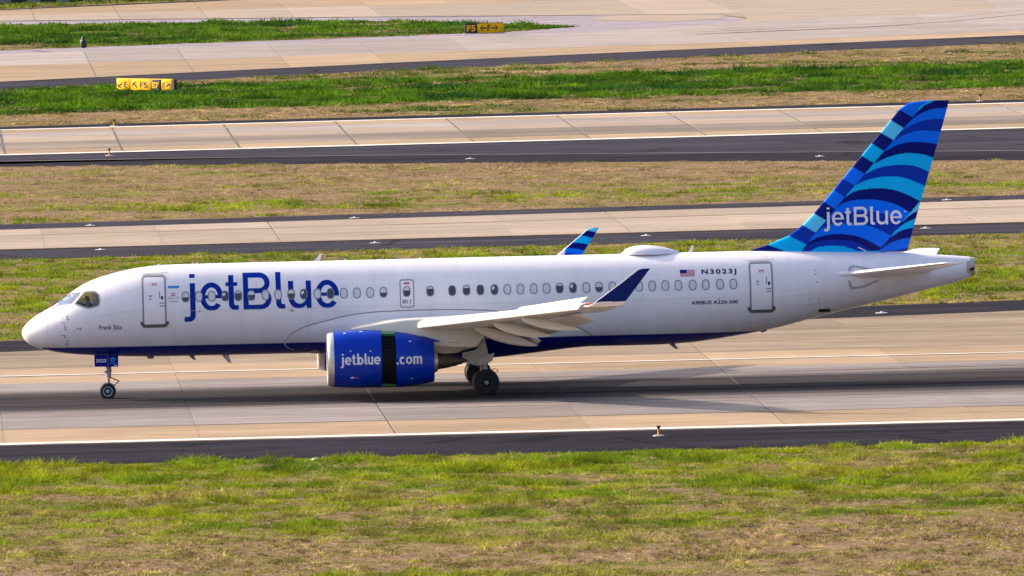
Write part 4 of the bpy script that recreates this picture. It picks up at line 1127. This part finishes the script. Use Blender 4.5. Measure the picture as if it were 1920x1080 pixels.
def build_wing(sd):
    lab = 'near' if sd < 0 else 'far'
    ss = []
    for y in (.8, 1.75, 3.5, 5.75, 8, 10.5, 13, 15, 16.3, 16.62):
        ch = (w_te(y) - w_le(y)); th = float(np.interp(y, [1, 6, 16.6], [.13, .115, .10])); tw = float(np.interp(y, [1, 6, 16.6], [2.5, 1.5, 0]))
        fixed = .80 if y < 13.0 else .97
        ss.append([(x, sd * yy, z) for x, yy, z in airfoil(w_le(y), y, w_z(y), ch, th, tw, u1=fixed)])
    wg = loft('wing', ss, M['wing'], plane)
    tag(wg, '%s side wing with flaps, slats and spoilers out' % lab)
    # leading edge slats
    SO = [(.72, .19), (.5, .165), (.32, .12), (.17, .05), (.06, -.05), (0, -.13), (.005, -.19), (.06, -.225), (.13, -.20), (.17, -.13), (.26, -.02), (.42, .09)]
    for y0, y1 in ((2.3, 5.0), (6.35, 9.4), (9.44, 12.7), (12.74, 16.2)):
        sc = []
        for y in (y0, y1):
            f = float(np.interp(y, [2, 6.4, 16.2], [1.0, 1.0, .72]))
            sc.append([(w_le(y) - .20 + px * f, sd * y, w_z(y) + pz * f + .045) for px, pz in SO])
        loft('slat', sc, M['wing'], wg)
    # trailing edge flaps, drooped
    def flap(y0, y1, name, back, drop, ang, c0, c1):
        sc = []
        for y, c_ in ((y0, c0), (y1, c1)):
            sc.append([(x, sd * yy, z) for x, yy, z in airfoil(w_te(y) - back, y, w_z(y) - drop - .02, c_, .13, ang, 10)])
        return loft(name, sc, M['wing'], wg)
    flap(2.0, 5.35, 'flap', 1.05, .16, 24, 1.35, 1.35)
    flap(5.95, 13.3, 'flap', .80, .10, 22, 1.15, .82)
    flap(13.36, 16.1, 'aileron', .62, .015, 6, .66, .52)
    # spoilers raised
    for y0, y1 in ((7.0, 8.6), (8.65, 10.2), (10.25, 11.8), (11.85, 13.3)):
        q = []
        for y in (y0, y1):
            xh_ = w_le(y) + .66 * (w_te(y) - w_le(y)); zh_ = w_z(y) + .19; L = .62
            q += [(xh_, sd * y, zh_), (xh_ + L * math.cos(R(36)), sd * y, zh_ + L * math.sin(R(36)))]
        (a, b_, c_, d_) = q; th = Vector((.02, 0, -.03))
        v = [Vector(a), Vector(b_), Vector(d_), Vector(c_)]; v += [p + th for p in v]
        fix_normals(mesh('spoiler', v, [(0, 1, 2, 3), (7, 6, 5, 4), (0, 4, 5, 1), (1, 5, 6, 2), (2, 6, 7, 3), (3, 7, 4, 0)], M['wing'], wg))
    # flap track fairings
    for y, p, q, rz, ry in ((6.7, (18.0, 2.92), (20.58, 2.13), .24, .17), (9.6, (18.6, 3.22), (20.98, 2.66), .21, .15), (12.3, (19.6, 3.55), (22.0, 3.05), .19, .14)):
        sc = []
        for k in range(15):
            u = k / 14; rr = (math.sin(math.pi * u ** .75)) ** .7 if 0 < u < 1 else .02
            x = p[0] + (q[0] - p[0]) * u; z = p[1] + (q[1] - p[1]) * u - .05 * math.sin(math.pi * u)
            sc.append([(x, sd * y + ry * rr * math.sin(2 * math.pi * j / 20), z + rz * rr * math.cos(2 * math.pi * j / 20)) for j in range(20)])
        loft('flap_track_fairing', sc, M['wing'], wg)
    # winglet
    gr = []
    nv, nu = 60, 36
    for i in range(nv + 1):
        t_ = i / nv; y = 16.6 + .94 * t_ ** .75; z = 4.20 + 1.47 * t_ if t_ > .12 else 4.19 + (1.47 * .12 + .01) * (t_ / .12) ** 1.2
        xl = 22.10 + 1.95 * t_ ** .96 + (.18 * max(0, (t_ - .93) / .07) ** 2); xt = 23.42 + 1.06 * t_ if t_ > .1 else 23.42 + .106 * (t_ / .1)
        ch = xt - xl; row = []
        nx, nz_ = .54, -.84
        for k in range(nu + 1):
            u = (k / nu) ** 1.5; hh = naca(u) * .09 * ch + .002; row.append((xl + u * ch, sd * (y + hh * .85), z - hh * .5))
        for k in range(nu - 1, -1, -1):
            u = (k / nu) ** 1.5; hh = naca(u) * .09 * ch + .002; row.append((xl + u * ch, sd * (y - hh * .85), z + hh * .5))
        gr.append(row)
    LN = [((23.82, 5.56), (24.25, 5.50)), ((23.58, 5.37), (24.12, 5.26)), ((23.28, 5.09), (23.97, 4.99)), ((23.03, 4.87), (23.83, 4.75)), ((22.89, 4.65), (23.43, 4.61))]
    LC = np.array([PALE, NAVY, CYAN, NAVY, BLUE, ROYAL])
    def wcol(c):
        y = np.abs(c[:, 1]); z = c[:, 2]; x = c[:, 0]
        t_ = np.clip((z - 4.20) / 1.47, 0, 1); ymid = 16.6 + .94 * t_ ** .75
        outer = y > ymid + .001
        k = np.zeros(len(c), int)
        for i, ((ax, az), (bx, bz)) in enumerate(LN):
            s_ = (x - ax) / (bx - ax); k = np.where(z < az + (bz - az) * s_ + .10 * np.clip(s_ * (1 - s_), 0, 1), np.maximum(k, i + 1), k)
        out = LC[np.clip(k, 0, 5)]
        out = np.where(outer[:, None], np.array((.002, .016, .19, 1)), out)
        xl = 22.10 + 1.95 * t_ ** .96
        wht = (x - xl < .035) | (z < 4.36) | ((~outer) & (x < 22.95 + (z - 4.57) * .3) & (z < 4.88))
        return np.where(wht[:, None], np.array(WHITE), out)
    striped('winglet', gr, wcol, wg)
    for y in (13.8, 14.6, 15.4, 16.1):
        tubes('static_wick', [((w_te(y) + .02, sd * y, w_z(y) - .02), (w_te(y) + .22, sd * (y + .02), w_z(y) - .05), .006, .004)], M['hose'], wg, 5)
    lens = tubes('navigation_light', [((22.0, sd * 16.55, 4.25), (22.2, sd * 16.63, 4.30), .05, .03)], M['orange'], wg)
    tubes('wing_root_light', [((14.6, sd * 2.9, 2.85), (14.65, sd * 2.95, 2.86), .05, .04)], M['lettergrey'], wg)
    return wg


build_wing(-1); build_wing(1)

for sd in (-1, 1):
    ss = []
    for y in (.35, .9, 2.5, 4.5, 5.9, 6.15):
        f = (y - .9) / 5.25; xl = 33.35 + 3.45 * f; xt = 36.9 + .95 * f
        if y > 6: xl += .18
        ss.append([(x, sd * yy, z) for x, yy, z in airfoil(xl, y, 4.40 + .62 * f, xt - xl, .095 if y < 6 else .06, -.5, 14, 0.0)])
    st = loft('horizontal_stabilizer', ss, M['white'], plane)
    tag(st, '%s side tailplane' % ('near' if sd < 0 else 'far'))
    tubes('stabilizer_root_fairing', [((32.85, sd * 1.22, 4.42), (33.3, sd * 1.16, 4.42), .03, .12), ((33.3, sd * 1.16, 4.42), (34.6, sd * .95, 4.45), .12, .14)], M['white'], st, 16)

# ------------------------------------------------------------------ engines
def build_engine(sd):
    c = (sd * E_Y, E_Z); near = sd < 0
    def ring_loft(name, prof, mat, parent, n=56):
        sc = [[(x, sd * E_Y + r * math.sin(2 * math.pi * k / n), nac_cz(x) + r * math.cos(2 * math.pi * k / n)) for k in range(n)] for x, r in prof]
        return loft(name, sc, mat, parent, caps=False, ang=50)
    ck = ring_loft('engine_cowl', [(12.40, 1.02)] + [(x, float(f_nac(x))) for x in (12.40, 12.6, 12.8, 13.0, 13.3, 13.6, 14.0, 14.3)] + [(14.30, 1.02)], M['engine'], plane)
    tag(ck, 'blue engine pod under the %s wing with its thrust reverser open' % ('near' if near else 'far'))
    ring_loft('inlet_lip', [(12.41, 1.10), (12.30, 1.085), (12.20, 1.055), (12.15, 1.01), (12.16, .965), (12.25, .925), (12.45, .905)], M['lip'], ck)
    ring_loft('inlet_duct', [(12.45, .905), (12.9, .90), (13.3, .93)], M['shade'], ck)
    # fan: hub and blades
    vs, fs = [], []
    for k in range(18):
        a = 2 * math.pi * k / 18
        for r, da, x in ((.25, 0, 13.05), (.92, .28, 13.1), (.92, .56, 13.25), (.25, .3, 13.25)):
            vs.append((x, sd * E_Y + r * math.sin(a + da), E_Z + r * math.cos(a + da)))
        fs.append((4 * k, 4 * k + 1, 4 * k + 2, 4 * k + 3))
    mesh('fan', vs, fs, M['hot'], ck)
    lathe_x('spinner', [(12.75, .01), (12.85, .12), (13.1, .25), (13.3, .25)], c, M['dark'], ck, 24)
    ring_loft('fan_back_plate', [(13.3, .95), (13.31, .02)], M['dark'], ck)
    sl = ring_loft('reverser_sleeve', [(14.88, 1.02)] + [(x, float(f_nac(x))) for x in (14.88, 15.1, 15.4, 15.7, 16.0, 16.2, 16.42)] + [(16.40, .84), (15.6, .9), (14.9, 1.0)], M['engine'], ck)
    cas = ring_loft('reverser_cascade', [(14.25, 1.03), (14.92, 1.02)], M['cascade'], ck)
    vs, fs = [], []
    for k in range(40):
        a = 2 * math.pi * k / 40 + .03
        if math.cos(a) > .86 or math.cos(a) < -.9: continue
        for r, da in ((1.03, -.012), (1.075, -.012), (1.075, .012), (1.03, .012)):
            for x in (14.31, 14.87): vs.append((x, sd * E_Y + r * math.sin(a + da), nac_cz(x) + r * math.cos(a + da)))
        b0 = len(vs) - 8
        fs += [(b0, b0 + 1, b0 + 3, b0 + 2), (b0 + 2, b0 + 3, b0 + 5, b0 + 4), (b0 + 4, b0 + 5, b0 + 7, b0 + 6)]
    tag(fix_normals(mesh('cascade_vane', vs, fs, M['cascade'], ck)), kind='stuff')
    for nm, a0, a1, mt, rr in (('upper_beam', -24, 24, 'green', 1.135), ('lower_beam', 160, 200, 'green', 1.135)):
        sc = []
        for x in (14.30, 14.88):
            row = []
            for k in range(15):
                a = R(a0 + (a1 - a0) * k / 14); row.append((x, sd * E_Y + rr * math.sin(a), nac_cz(x) + rr * math.cos(a)))
            for k in range(14, -1, -1):
                a = R(a0 + (a1 - a0) * k / 14); row.append((x, sd * E_Y + 1.04 * math.sin(a), nac_cz(x) + 1.04 * math.cos(a)))
            sc.append(row)
        loft(nm, sc, M[mt], ck, caps=False, ang=40)
        for a in (a0, a1):
            p = (sd * E_Y + 1.13 * math.sin(R(a)), E_Z + 1.13 * math.cos(R(a)))
            tubes('beam_edge', [((14.31, p[0], p[1]), (14.87, p[0], p[1] - .02), .02, .02)], M['steel'], ck, 8)
    nz = 1.55
    lathe_x('core_nozzle', [(15.6, .62), (16.2, .56), (16.45, .46), (16.58, .40), (16.56, .37), (16.1, .37)], (sd * E_Y, nz), M['alu'], ck, 36)
    lathe_x('tail_cone', [(16.0, .34), (16.6, .33), (17.0, .27), (17.5, .15), (17.8, .01)], (sd * E_Y, nz), M['soot'], ck, 28)
    # pylon
    sc = []
    for x, zt, zb, h_ in ((13.16, 2.95, 2.84, .02), (13.6, 3.03, 2.72, .10), (14.33, 3.14, 2.6, .17), (15.3, 3.26, 2.5, .21), (16.2, 3.28, 2.25, .22), (17.2, 3.12, 2.13, .21), (18.12, 2.98, 2.09, .14), (18.4, 2.94, 2.42, .10), (18.74, 2.9, 2.84, .03)):
        y = sd * E_Y
        sc.append([(x, y - h_, zb), (x, y - h_, zt - .10), (x, y - h_ * .8, zt - .03), (x, y - h_ * .35, zt), (x, y + h_ * .35, zt), (x, y + h_ * .8, zt - .03), (x, y + h_, zt - .10), (x, y + h_, zb)])
    py = loft('pylon', sc, M['wing'], plane, ang=50)
    tag(py, '%s engine pylon' % ('near' if near else 'far'))
    sc = []
    for x, zt, zb, h_ in ((16.42, 2.24, 1.88, .19), (16.8, 2.19, 1.82, .19), (17.3, 2.15, 1.84, .17), (17.7, 2.13, 1.95, .13), (18.1, 2.11, 2.06, .06)):
        y = sd * E_Y
        sc.append([(x, y - h_, zt), (x, y + h_, zt), (x, y + h_ * .9, zb + .04), (x, y + h_ * .5, zb), (x, y - h_ * .5, zb), (x, y - h_ * .9, zb + .04)])
    loft('heat_shield', sc, M['hot'], py, ang=50)
    plate('pylon_tip', [(15.9, 2.62), (16.4, 2.46), (16.75, 2.36), (16.40, 2.34)], sd * E_Y - .26, sd * E_Y + .26, M['engine'], py)
    tubes('pylon_panel', [((17.0, sd * (E_Y + .215), 2.30), (17.5, sd * (E_Y + .19), 2.29), .008, .008)], M['red'], py, 6)
    # strake and latches
    plate('strake', [(12.9, 2.40), (13.5, 2.46), (13.5, 2.60), (13.2, 2.52)], sd * (E_Y - .96), sd * (E_Y - .94), M['engine'], ck)
    if near:
        sp = [('j', -.02, .12), ('e', .16, .44), ('t', .46, .64), ('b', .685, .95), ('l', 1.00, 1.115), ('u', 1.135, 1.375), ('e', 1.41, 1.69)]
        decal('web_address', word(sp, .082, .335, .475, .435, -.13, 12.67, 1.545, .935), M['lettergrey'], ck, nac_map, .005, .08, .2)
        decal('web_address', word([('.', 0, .085), ('c', .125, .37), ('o', .40, .68), ('m', .72, 1.10)], .082, .335, .475, .435, -.13, 14.89, 1.52, .93), M['lettergrey'], sl, nac_map, .005, .08, .2)
        decals('hoist_mark', [[oval(13.05, 2.10, .04, .015)], [oval(13.85, 2.08, .04, .015)], [oval(13.5, 2.835, .07, .012)], [oval(15.45, 2.42, .05, .02)], [oval(15.5, .93, .05, .015)], [oval(12.85, 2.78, .06, .012)]], M['lettergrey'], ck, nac_map, .004, .05, .2)
        decal('warning_mark', [[oval(13.12, 1.02, .08, .03)]], M['lettergrey'], ck, nac_map, .004, .05, .2)
        decal('warning_mark', [[oval(13.30, 1.01, .07, .025)]], M['red'], ck, nac_map, .004, .05, .2)
    return ck


build_engine(-1); build_engine(1)

# ------------------------------------------------------------------ landing gear
def wheel(parent, x, y, z, r, wdt, sd, rimmat, rim_r):
    pr = []
    for k in range(17):
        a = math.pi * k / 16; pr.append((y - wdt / 2 * math.cos(a) * 1.0, r - wdt * .32 * (1 - math.sin(a) ** .6)))
    pr = [(y - wdt * .42, rim_r)] + pr + [(y + wdt * .42, rim_r)]
    lathe_y('tyre', pr, (x, z), M['tyre'], parent, 48)
    o_ = y + sd * wdt * .44
    lathe_y('rim', [(o_ - sd * .06, rim_r * 1.02), (o_ + sd * .015, rim_r * 1.02), (o_ + sd * .012, rim_r * .88), (o_ - sd * .012, rim_r * .8), (o_ - sd * .016, rim_r * .45), (o_ + sd * .004, rim_r * .36), (o_ + sd * .02, rim_r * .2)], (x, z), rimmat, parent, 32, 25)
    vs, fs = [], []
    for k in range(9):      # openings round the rim
        a = 2 * math.pi * k / 9; cx_, cz_ = x + rim_r * .64 * math.cos(a), z + rim_r * .64 * math.sin(a); b0 = len(vs)
        for j in range(8): vs.append((cx_ + rim_r * .10 * math.cos(j * math.pi / 4), o_ - sd * .008, cz_ + rim_r * .10 * math.sin(j * math.pi / 4)))
        fs.append(tuple(range(b0, b0 + 8)))
    tag(mesh('rim_hole', vs, fs, M['dark'], parent), kind='stuff')


ng = tubes('nose_landing_gear', [((3.50, 0, 1.85), (3.46, 0, .95), .085, .085), ((3.46, 0, 1.22), (3.46, 0, 1.08), .14, .14), ((3.46, 0, .98), (3.455, 0, .90), .12, .11), ((3.46, -.16, 1.14), (3.46, .16, 1.14), .05, .05)], M['strut'], plane)
tubes('oleo_piston', [((3.455, 0, .95), (3.42, 0, .33), .055, .055)], M['steel'], ng)
tubes('axle', [((3.42, -.30, .33), (3.42, .30, .33), .05, .05)], M['strut'], ng)
tubes('torque_link', [((3.50, 0, .90), (3.90, 0, .72), .025, .02), ((3.90, 0, .72), (3.50, 0, .42), .02, .028)], M['hose'], ng)
for y in (-.13, .13): tubes('taxi_light', [((3.36, y, 1.12), (3.30, y, 1.12), .06, .075)], M['lettergrey'], ng)
for sd in (-1, 1):
    tubes('steering_actuator', [((3.36, sd * .12, 1.30), (3.56, sd * .12, 1.30), .045, .045), ((3.40, sd * .13, 1.02), (3.40, sd * .05, 1.30), .02, .02)], M['strut'], ng)
    tubes('hydraulic_line', [((3.55, sd * .09, 1.7), (3.58, sd * .10, 1.2), .014, .014), ((3.58, sd * .10, 1.2), (3.54, sd * .08, .9), .014, .014), ((3.54, sd * .08, .9), (3.47, sd * .07, .45), .012, .012)], M['hose'], ng, 6)
for y in (-.23, .23): wheel(ng, 3.42, y, .335, .335, .21, -1 if y < 0 else 1, M['rim'], .195)
for sd in (-1, 1):
    dr = plate('gear_door', [(2.92, 1.36), (3.86, 1.335), (3.87, 1.80), (2.92, 1.84)], sd * .52 - .015, sd * .52 + .015, M['belly'], ng)
    if sd < 0:
        pm = lambda X, Z, off: (X, -.535 - off, Z)
        text_decal('gear_number', '3023', 2.97, 3.38, 1.525, 1.665, M['lettergrey'], dr, pm, .004, .03)
        decal('door_stripe', [[[(3.41, 1.355), (3.47, 1.353), (3.47, 1.80), (3.41, 1.80)]]], M['magenta'], dr, pm, .003)
        decals('door_badge', [[arc(3.65, 1.66, .10, .06, 0, 180, 8) + [(3.5, 1.63), (3.82, 1.63)]], [[(3.52, 1.60), (3.78, 1.60), (3.66, 1.54), (3.60, 1.54)]], [[(3.54, 1.50), (3.76, 1.50), (3.80, 1.46), (3.50, 1.46)]]], M['bluedecal'], dr, pm, .004)
        decal('door_note', [[[(3.70, 1.37), (3.82, 1.37), (3.82, 1.41), (3.70, 1.41)]]], M['lettergrey'], dr, pm, .004)

for sd in (-1, 1):
    y0 = sd * 3.36
    mg = tubes('main_landing_gear', [((18.35, sd * 3.2, 2.7), (18.52, y0, 1.15), .15, .13), ((18.52, y0, 1.15), (18.54, y0, 1.02), .16, .15), ((18.55, sd * 1.9, 1.9), (18.52, y0, 1.25), .07, .06)], M['strut'], plane)
    tag(mg, '%s main landing gear leg' % ('near' if sd < 0 else 'far'))
    tubes('oleo_piston', [((18.53, y0, 1.1), (18.60, y0, .53), .09, .09)], M['steel'], mg)
    tubes('axle', [((18.60, sd * 2.85, .53), (18.60, sd * 3.85, .53), .07, .07)], M['strut'], mg)
    tubes('torque_link', [((18.62, y0, 1.05), (18.98, y0, .86), .03, .025), ((18.98, y0, .86), (18.66, y0, .58), .025, .035)], M['hose'], mg)
    hs = []
    for k in range(10):
        a, b_ = R(36 * k), R(36 * (k + 1)); hs.append(((18.98 + .13 * math.cos(a), y0 - sd * .02, .98 + .07 * math.sin(a)), (18.98 + .13 * math.cos(b_), y0 - sd * .02, .98 + .07 * math.sin(b_)), .014, .014))
    tubes('brake_hose', hs, M['hose'], mg, 6)
    tubes('hydraulic_line', [((18.40, sd * 3.50, 1.9), (18.44, sd * 3.52, 1.2), .018, .018), ((18.44, sd * 3.52, 1.2), (18.70, sd * 3.44, .95), .018, .018), ((18.70, sd * 3.44, .95), (18.72, sd * 3.40, .62), .016, .016)], M['hose'], mg, 6)
    tubes('shock_collar', [((18.53, y0, 1.04), (18.54, y0, .96), .17, .17), ((18.55, y0, .86), (18.56, y0, .80), .13, .13)], M['steel'], mg, 16)
    tubes('brake_unit', [((18.60, sd * 3.10, .53), (18.60, sd * 3.62, .53), .21, .21)], M['hubd'], mg, 20)
    for y in (2.95, 3.77): wheel(mg, 18.60, sd * y, .535, .535, .40, sd if y > 3.3 else -sd, M['hubd'], .27)
    lathe_y('hub_cap', [(sd * 3.95, .085), (sd * 3.99, .07), (sd * 4.0, .02)], (18.60, .535), M['strut'], mg, 16)
    plate('gear_door', [(18.57, 2.35), (18.71, 1.71), (18.31, 1.20), (17.78, 1.34), (17.67, 1.42), (17.67, 1.75), (18.15, 1.84), (18.33, 1.95)], sd * 3.62 - .02, sd * 3.62 + .02, M['wing'], mg)
    plate('leg_door', [(18.22, 1.53), (18.96, 1.72), (18.87, 1.39), (18.30, 1.21)], sd * 3.72 - .02, sd * 3.72 + .02, M['wing'], mg)

# ------------------------------------------------------------------ pilot in the side window
def pilot():
    J = {'pel': (2.78, -.52, 3.45), 'bel': (2.76, -.52, 3.65), 'che': (2.72, -.52, 3.84), 'nk': (2.70, -.52, 3.98), 'nk2': (2.69, -.52, 4.06), 'hd': (2.665, -.52, 4.16), 'hd2': (2.67, -.52, 4.25), 'nose': (2.575, -.52, 4.15),
         'shl': (2.72, -.73, 3.93), 'ell': (2.62, -.80, 3.70), 'hal': (2.38, -.72, 3.66), 'shr': (2.72, -.31, 3.93), 'elr': (2.60, -.26, 3.70), 'har': (2.38, -.34, 3.66)}
    rad = {'pel': .16, 'bel': .15, 'che': .15, 'nk': .07, 'nk2': .055, 'hd': .085, 'hd2': .09, 'nose': .018, 'shl': .07, 'ell': .05, 'hal': .035, 'shr': .07, 'elr': .05, 'har': .035}
    E_ = [('pel', 'bel'), ('bel', 'che'), ('che', 'nk'), ('nk', 'nk2'), ('nk2', 'hd'), ('hd', 'hd2'), ('hd', 'nose'), ('che', 'shl'), ('shl', 'ell'), ('ell', 'hal'), ('che', 'shr'), ('shr', 'elr'), ('elr', 'har')]
    ks = list(J); me_ = bpy.data.meshes.new('body'); me_.from_pydata([J[k] for k in ks], [(ks.index(a), ks.index(b_)) for a, b_ in E_], [])
    o = link('person', me_); sk = o.modifiers.new('s', 'SKIN'); o.modifiers.new('d', 'SUBSURF').levels = 1
    for i, k in enumerate(ks): me_.skin_vertices[0].data[i].radius = (rad[k], rad[k])
    me_.skin_vertices[0].data[0].use_root = True
    dg_ = bpy.context.evaluated_depsgraph_get(); m2 = bpy.data.meshes.new_from_object(o.evaluated_get(dg_))
    o.modifiers.clear(); o.data = m2
    for m_ in ('shirt', 'skin', 'hair'): m2.materials.append(M[m_])
    for p in m2.polygons:
        c_ = p.center; p.use_smooth = True
        p.material_index = 0 if c_.z < 4.0 else (2 if (c_.z > 4.24 or (c_.x > 2.70 and c_.z > 4.10)) else 1)
    tag(o, 'pilot in a pale blue shirt sitting behind the cockpit side window', 'person')
    return o


pilot()
bl = box('window_blind', (2.88, -.95, 3.86), (2.93, -.92, 4.32), M['line'], plane)
box('blind_fold', (2.945, -.95, 3.88), (2.985, -.92, 4.33), M['line'], bl)
box('blind_fold', (3.0, -.95, 3.90), (3.075, -.92, 4.33), M['line'], bl)

# ------------------------------------------------------------------ airfield furniture
def flat_text(name, txt, x0, x1, z0, z1, y, mat, parent, bold=.03):
    return text_decal(name, txt, x0, x1, z0, z1, mat, parent, lambda X, Z, off: (X, y - off, Z), .004, bold, 0, 2.0)


def poly_mark(name, poly, y, mat, parent):
    return decal(name, [[poly]], mat, parent, lambda X, Z, off: (X, y - off, Z), .004, 5, 5)


def arrow(cx, cz, l, ang):
    a = R(ang); pts = [(-l, -.05), (l * .55, -.05), (l * .2, -.20), (l * .36, -.24), (l, 0), (l * .36, .24), (l * .2, .20), (l * .55, .05), (-l, .05)]
    return [(cx + x * math.cos(a) - z * math.sin(a), cz + x * math.sin(a) + z * math.cos(a)) for x, z in pts]


def sign_panel(parent, x0, x1, z0, z1, mat, first=False):
    bm = bmesh.new()
    n = 8; prof = []
    for k in range(n + 1):     # front and back bow slightly, rounded ends
        u = k / n; prof.append((x0 + (x1 - x0) * u, .10 + .05 * math.sin(math.pi * u) ** .5 if 0 < u < 1 else .06))
    ring = [(x, -d) for x, d in prof] + [(x, d) for x, d in prof[::-1]]
    secs_ = [[(x, y, z) for x, y in ring] for z in (z0, z0 + .03, z1 - .03, z1)]
    secs_[0] = [(x, y * .8, z0) for x, y in ring]; secs_[3] = [(x, y * .8, z1) for x, y in ring]
    bm.free()
    return loft('sign_panel', secs_, mat, parent, ang=40)


def make_sign(loc, rz, label, panels, h0, h1, legs, sx=1.0):
    root = bpy.data.objects.new('airfield_sign', None); COL.objects.link(root)
    root.location = loc; root.rotation_euler = (0, 0, rz); root.scale = (sx, 1, 1)
    tag(root, label, 'sign', 'airfield guidance signs')
    for x0, x1, mat, marks in panels:
        pn = sign_panel(root, x0, x1, h0, h1, M[mat])
        for mk in marks:
            if mk[0] == 't': flat_text('lettering', mk[1], mk[2], mk[3], mk[4], mk[5], -.152, M[mk[6]], pn)
            else: poly_mark('arrow', arrow(*mk[1:5]), -.152, M[mk[5]], pn)
    W = panels[-1][1]
    box('top_cap', (panels[0][0], -.08, h1 + .002), (W, .08, h1 + .05), M['sign_k'] if legs == 'dark' else M['sign_y'], root)
    for x in np.linspace(panels[0][0] + .3, W - .3, 6 if W > 3.3 else 4):
        box('leg', (x - .03, -.03, .0), (x + .03, .03, h0 + .02), M['strut'], root)
    box('footing', (panels[0][0] - .15, -.22, 0.0), (W + .15, .22, .05), M['lt_w'], root)
    return root


make_sign((10.2, 360.2, 0), R(-50), 'long yellow direction sign with four panels beside the angled taxiway',
          [(0, .98, 'sign_y', [('a', .30, .44, .20, 225, 'sign_k'), ('t', 'E', .58, .78, .28, .68, 'sign_k')]),
           (1.0, 2.42, 'sign_y', [('a', 1.36, .46, .24, 130, 'sign_k'), ('t', 'F5', 1.70, 2.22, .26, .66, 'sign_k')]),
           (2.44, 3.14, 'sign_k', [('t', 'E7', 2.56, 3.02, .26, .66, 'sign_y')]),
           (3.16, 3.92, 'sign_y', [('t', 'E', 3.28, 3.46, .26, .66, 'sign_k'), ('a', 3.66, .48, .18, 45, 'sign_k')])], .10, .86, 'yellow', 1.5)
sg = bpy.context.scene.objects['airfield_sign']
box('end_cap', (3.94, -.14, .09), (4.10, .14, .88), M['sign_k'], sg)
make_sign((39.68, 472.6, 0.01), 0, 'black and yellow location sign on the grass island',
          [(0, .96, 'sign_k', [('t', 'F5', .14, .82, .20, .68, 'sign_y')]),
           (.98, 3.05, 'sign_y', [('a', 1.45, .44, .26, 180, 'sign_k'), ('t', 'F', 1.76, 2.0, .22, .70, 'sign_k'), ('a', 2.32, .44, .26, 0, 'sign_k')])], .04, .80, 'dark')


def edge_light(loc, label, h=.62, sc=1.0):
    o = lathe_z('edge_light', [(.34, 0), (.34, .035), (.30, .06), (.075, .065)], M['lt_w'], None, 24)
    o.location = loc; o.scale = (sc,) * 3
    tag(o, label, 'runway light', 'raised runway edge lights')
    s_ = lathe_z('stem', [(.075, .06), (.065, .30), (.075, .31), (.075, .38), (.05, .40)], M['lt_y'], o, 14)
    lathe_z('lamp_head', [(.05, .40), (.07, .44), (.13, .56), (.135, .60), (.02, .61)], M['lt_k'], o, 16)
    return o


edge_light((23.8, -32.1, .010), 'yellow runway edge light on the near asphalt shoulder, right of centre', sc=.66)
edge_light((7.7, 247.0, .014), 'runway edge light on the near side of the far runway, at left', sc=.75)
edge_light((8.8, 294.6, .010), 'runway edge light on the far side of the far runway, at left', sc=.75)
edge_light((65.7, 304.0, .010), 'runway edge light on the far side of the far runway, at right behind the fin', sc=.75)


def flush_light(loc, label):
    o = lathe_z('taxiway_light', [(.28, 0), (.28, .012), (.24, .022), (.08, .026)], M['lt_w'], None, 20)
    o.location = loc; tag(o, label, 'taxiway light', 'low taxiway lights')
    lathe_z('lens', [(.07, .026), (.06, .06), (.04, .075), (.01, .08)], M['shade'], o, 12)
    return o


for (x, y), lb in (((5.1, 154.6), 'low pale light on the far edge of the taxiway, first from left'), ((5.2, 127.2), 'low pale light on the near edge of the taxiway, first from left'),
                   ((19.2, 127.6), 'low pale light on the near edge of the taxiway, second from left'), ((19.2, 156.2), 'low pale light on the far edge of the taxiway, second from left'),
                   ((33.1, 128.6), 'low pale light on the near edge of the taxiway, right of the far winglet'), ((28.8, 230.0), 'low pale light on the dark shoulder of the far runway, left of the fin'),
                   ((47.5, 129.6), 'low pale light on the near edge of the taxiway, right of the fin'), ((51.3, 161.2), 'low pale light on the far edge of the taxiway, right of the fin'),
                   ((49.0, 222.0), 'low pale light on the dark shoulder of the far runway, close to the fin'), ((38.9, 50.4), 'low pale light on the exit shoulder under the tail cone'),
                   ((39.7, 396.0), 'low pale light beside the angled taxiway shoulder, near centre'), ((71.9, 400.0), 'low pale light in the brown grass at upper right')):
    flush_light((x, y, .016), lb)
st = lathe_z('marker_stone', [(.30, 0), (.33, .06), (.24, .16), (.08, .20)], M['lt_w'], None, 9); st.location = (10.4, -41.6, 0.02); st.scale = (.38, .38, .5)
tag(st, 'small white marker in the foreground grass by the shoulder', 'marker')

po = lathe_z('marker_post', [(.16, 0), (.24, .08), (.26, .30), (.25, .52), (.20, .62), (.15, .66), (.15, .78), (.11, .86), (.03, .88)], M['post'], None, 20)
po.location = (9.3, 459.0, 0.01); tag(po, 'small dark rounded post standing on the far grass at upper left', 'post')
lathe_z('band', [(.215, .605), (.222, .615), (.215, .625)], M['strut'], po, 20)

wl = bpy.data.objects.new('barrier', None); COL.objects.link(wl); wl.location = (-14, 590.5, 0)
tag(wl, 'low blue grey barrier with dark openings at the top left corner', 'barrier')
for k in range(12):
    x = k * 2.6
    plate('barrier_segment', [(x, 0), (x, 1.9), (x + 2.57, 1.9), (x + 2.57, 0), (x + 2.1, 0), (x + 2.1, .32), (x + .6, .32), (x + .6, 0)], -.25, .25, M['wall'], wl)
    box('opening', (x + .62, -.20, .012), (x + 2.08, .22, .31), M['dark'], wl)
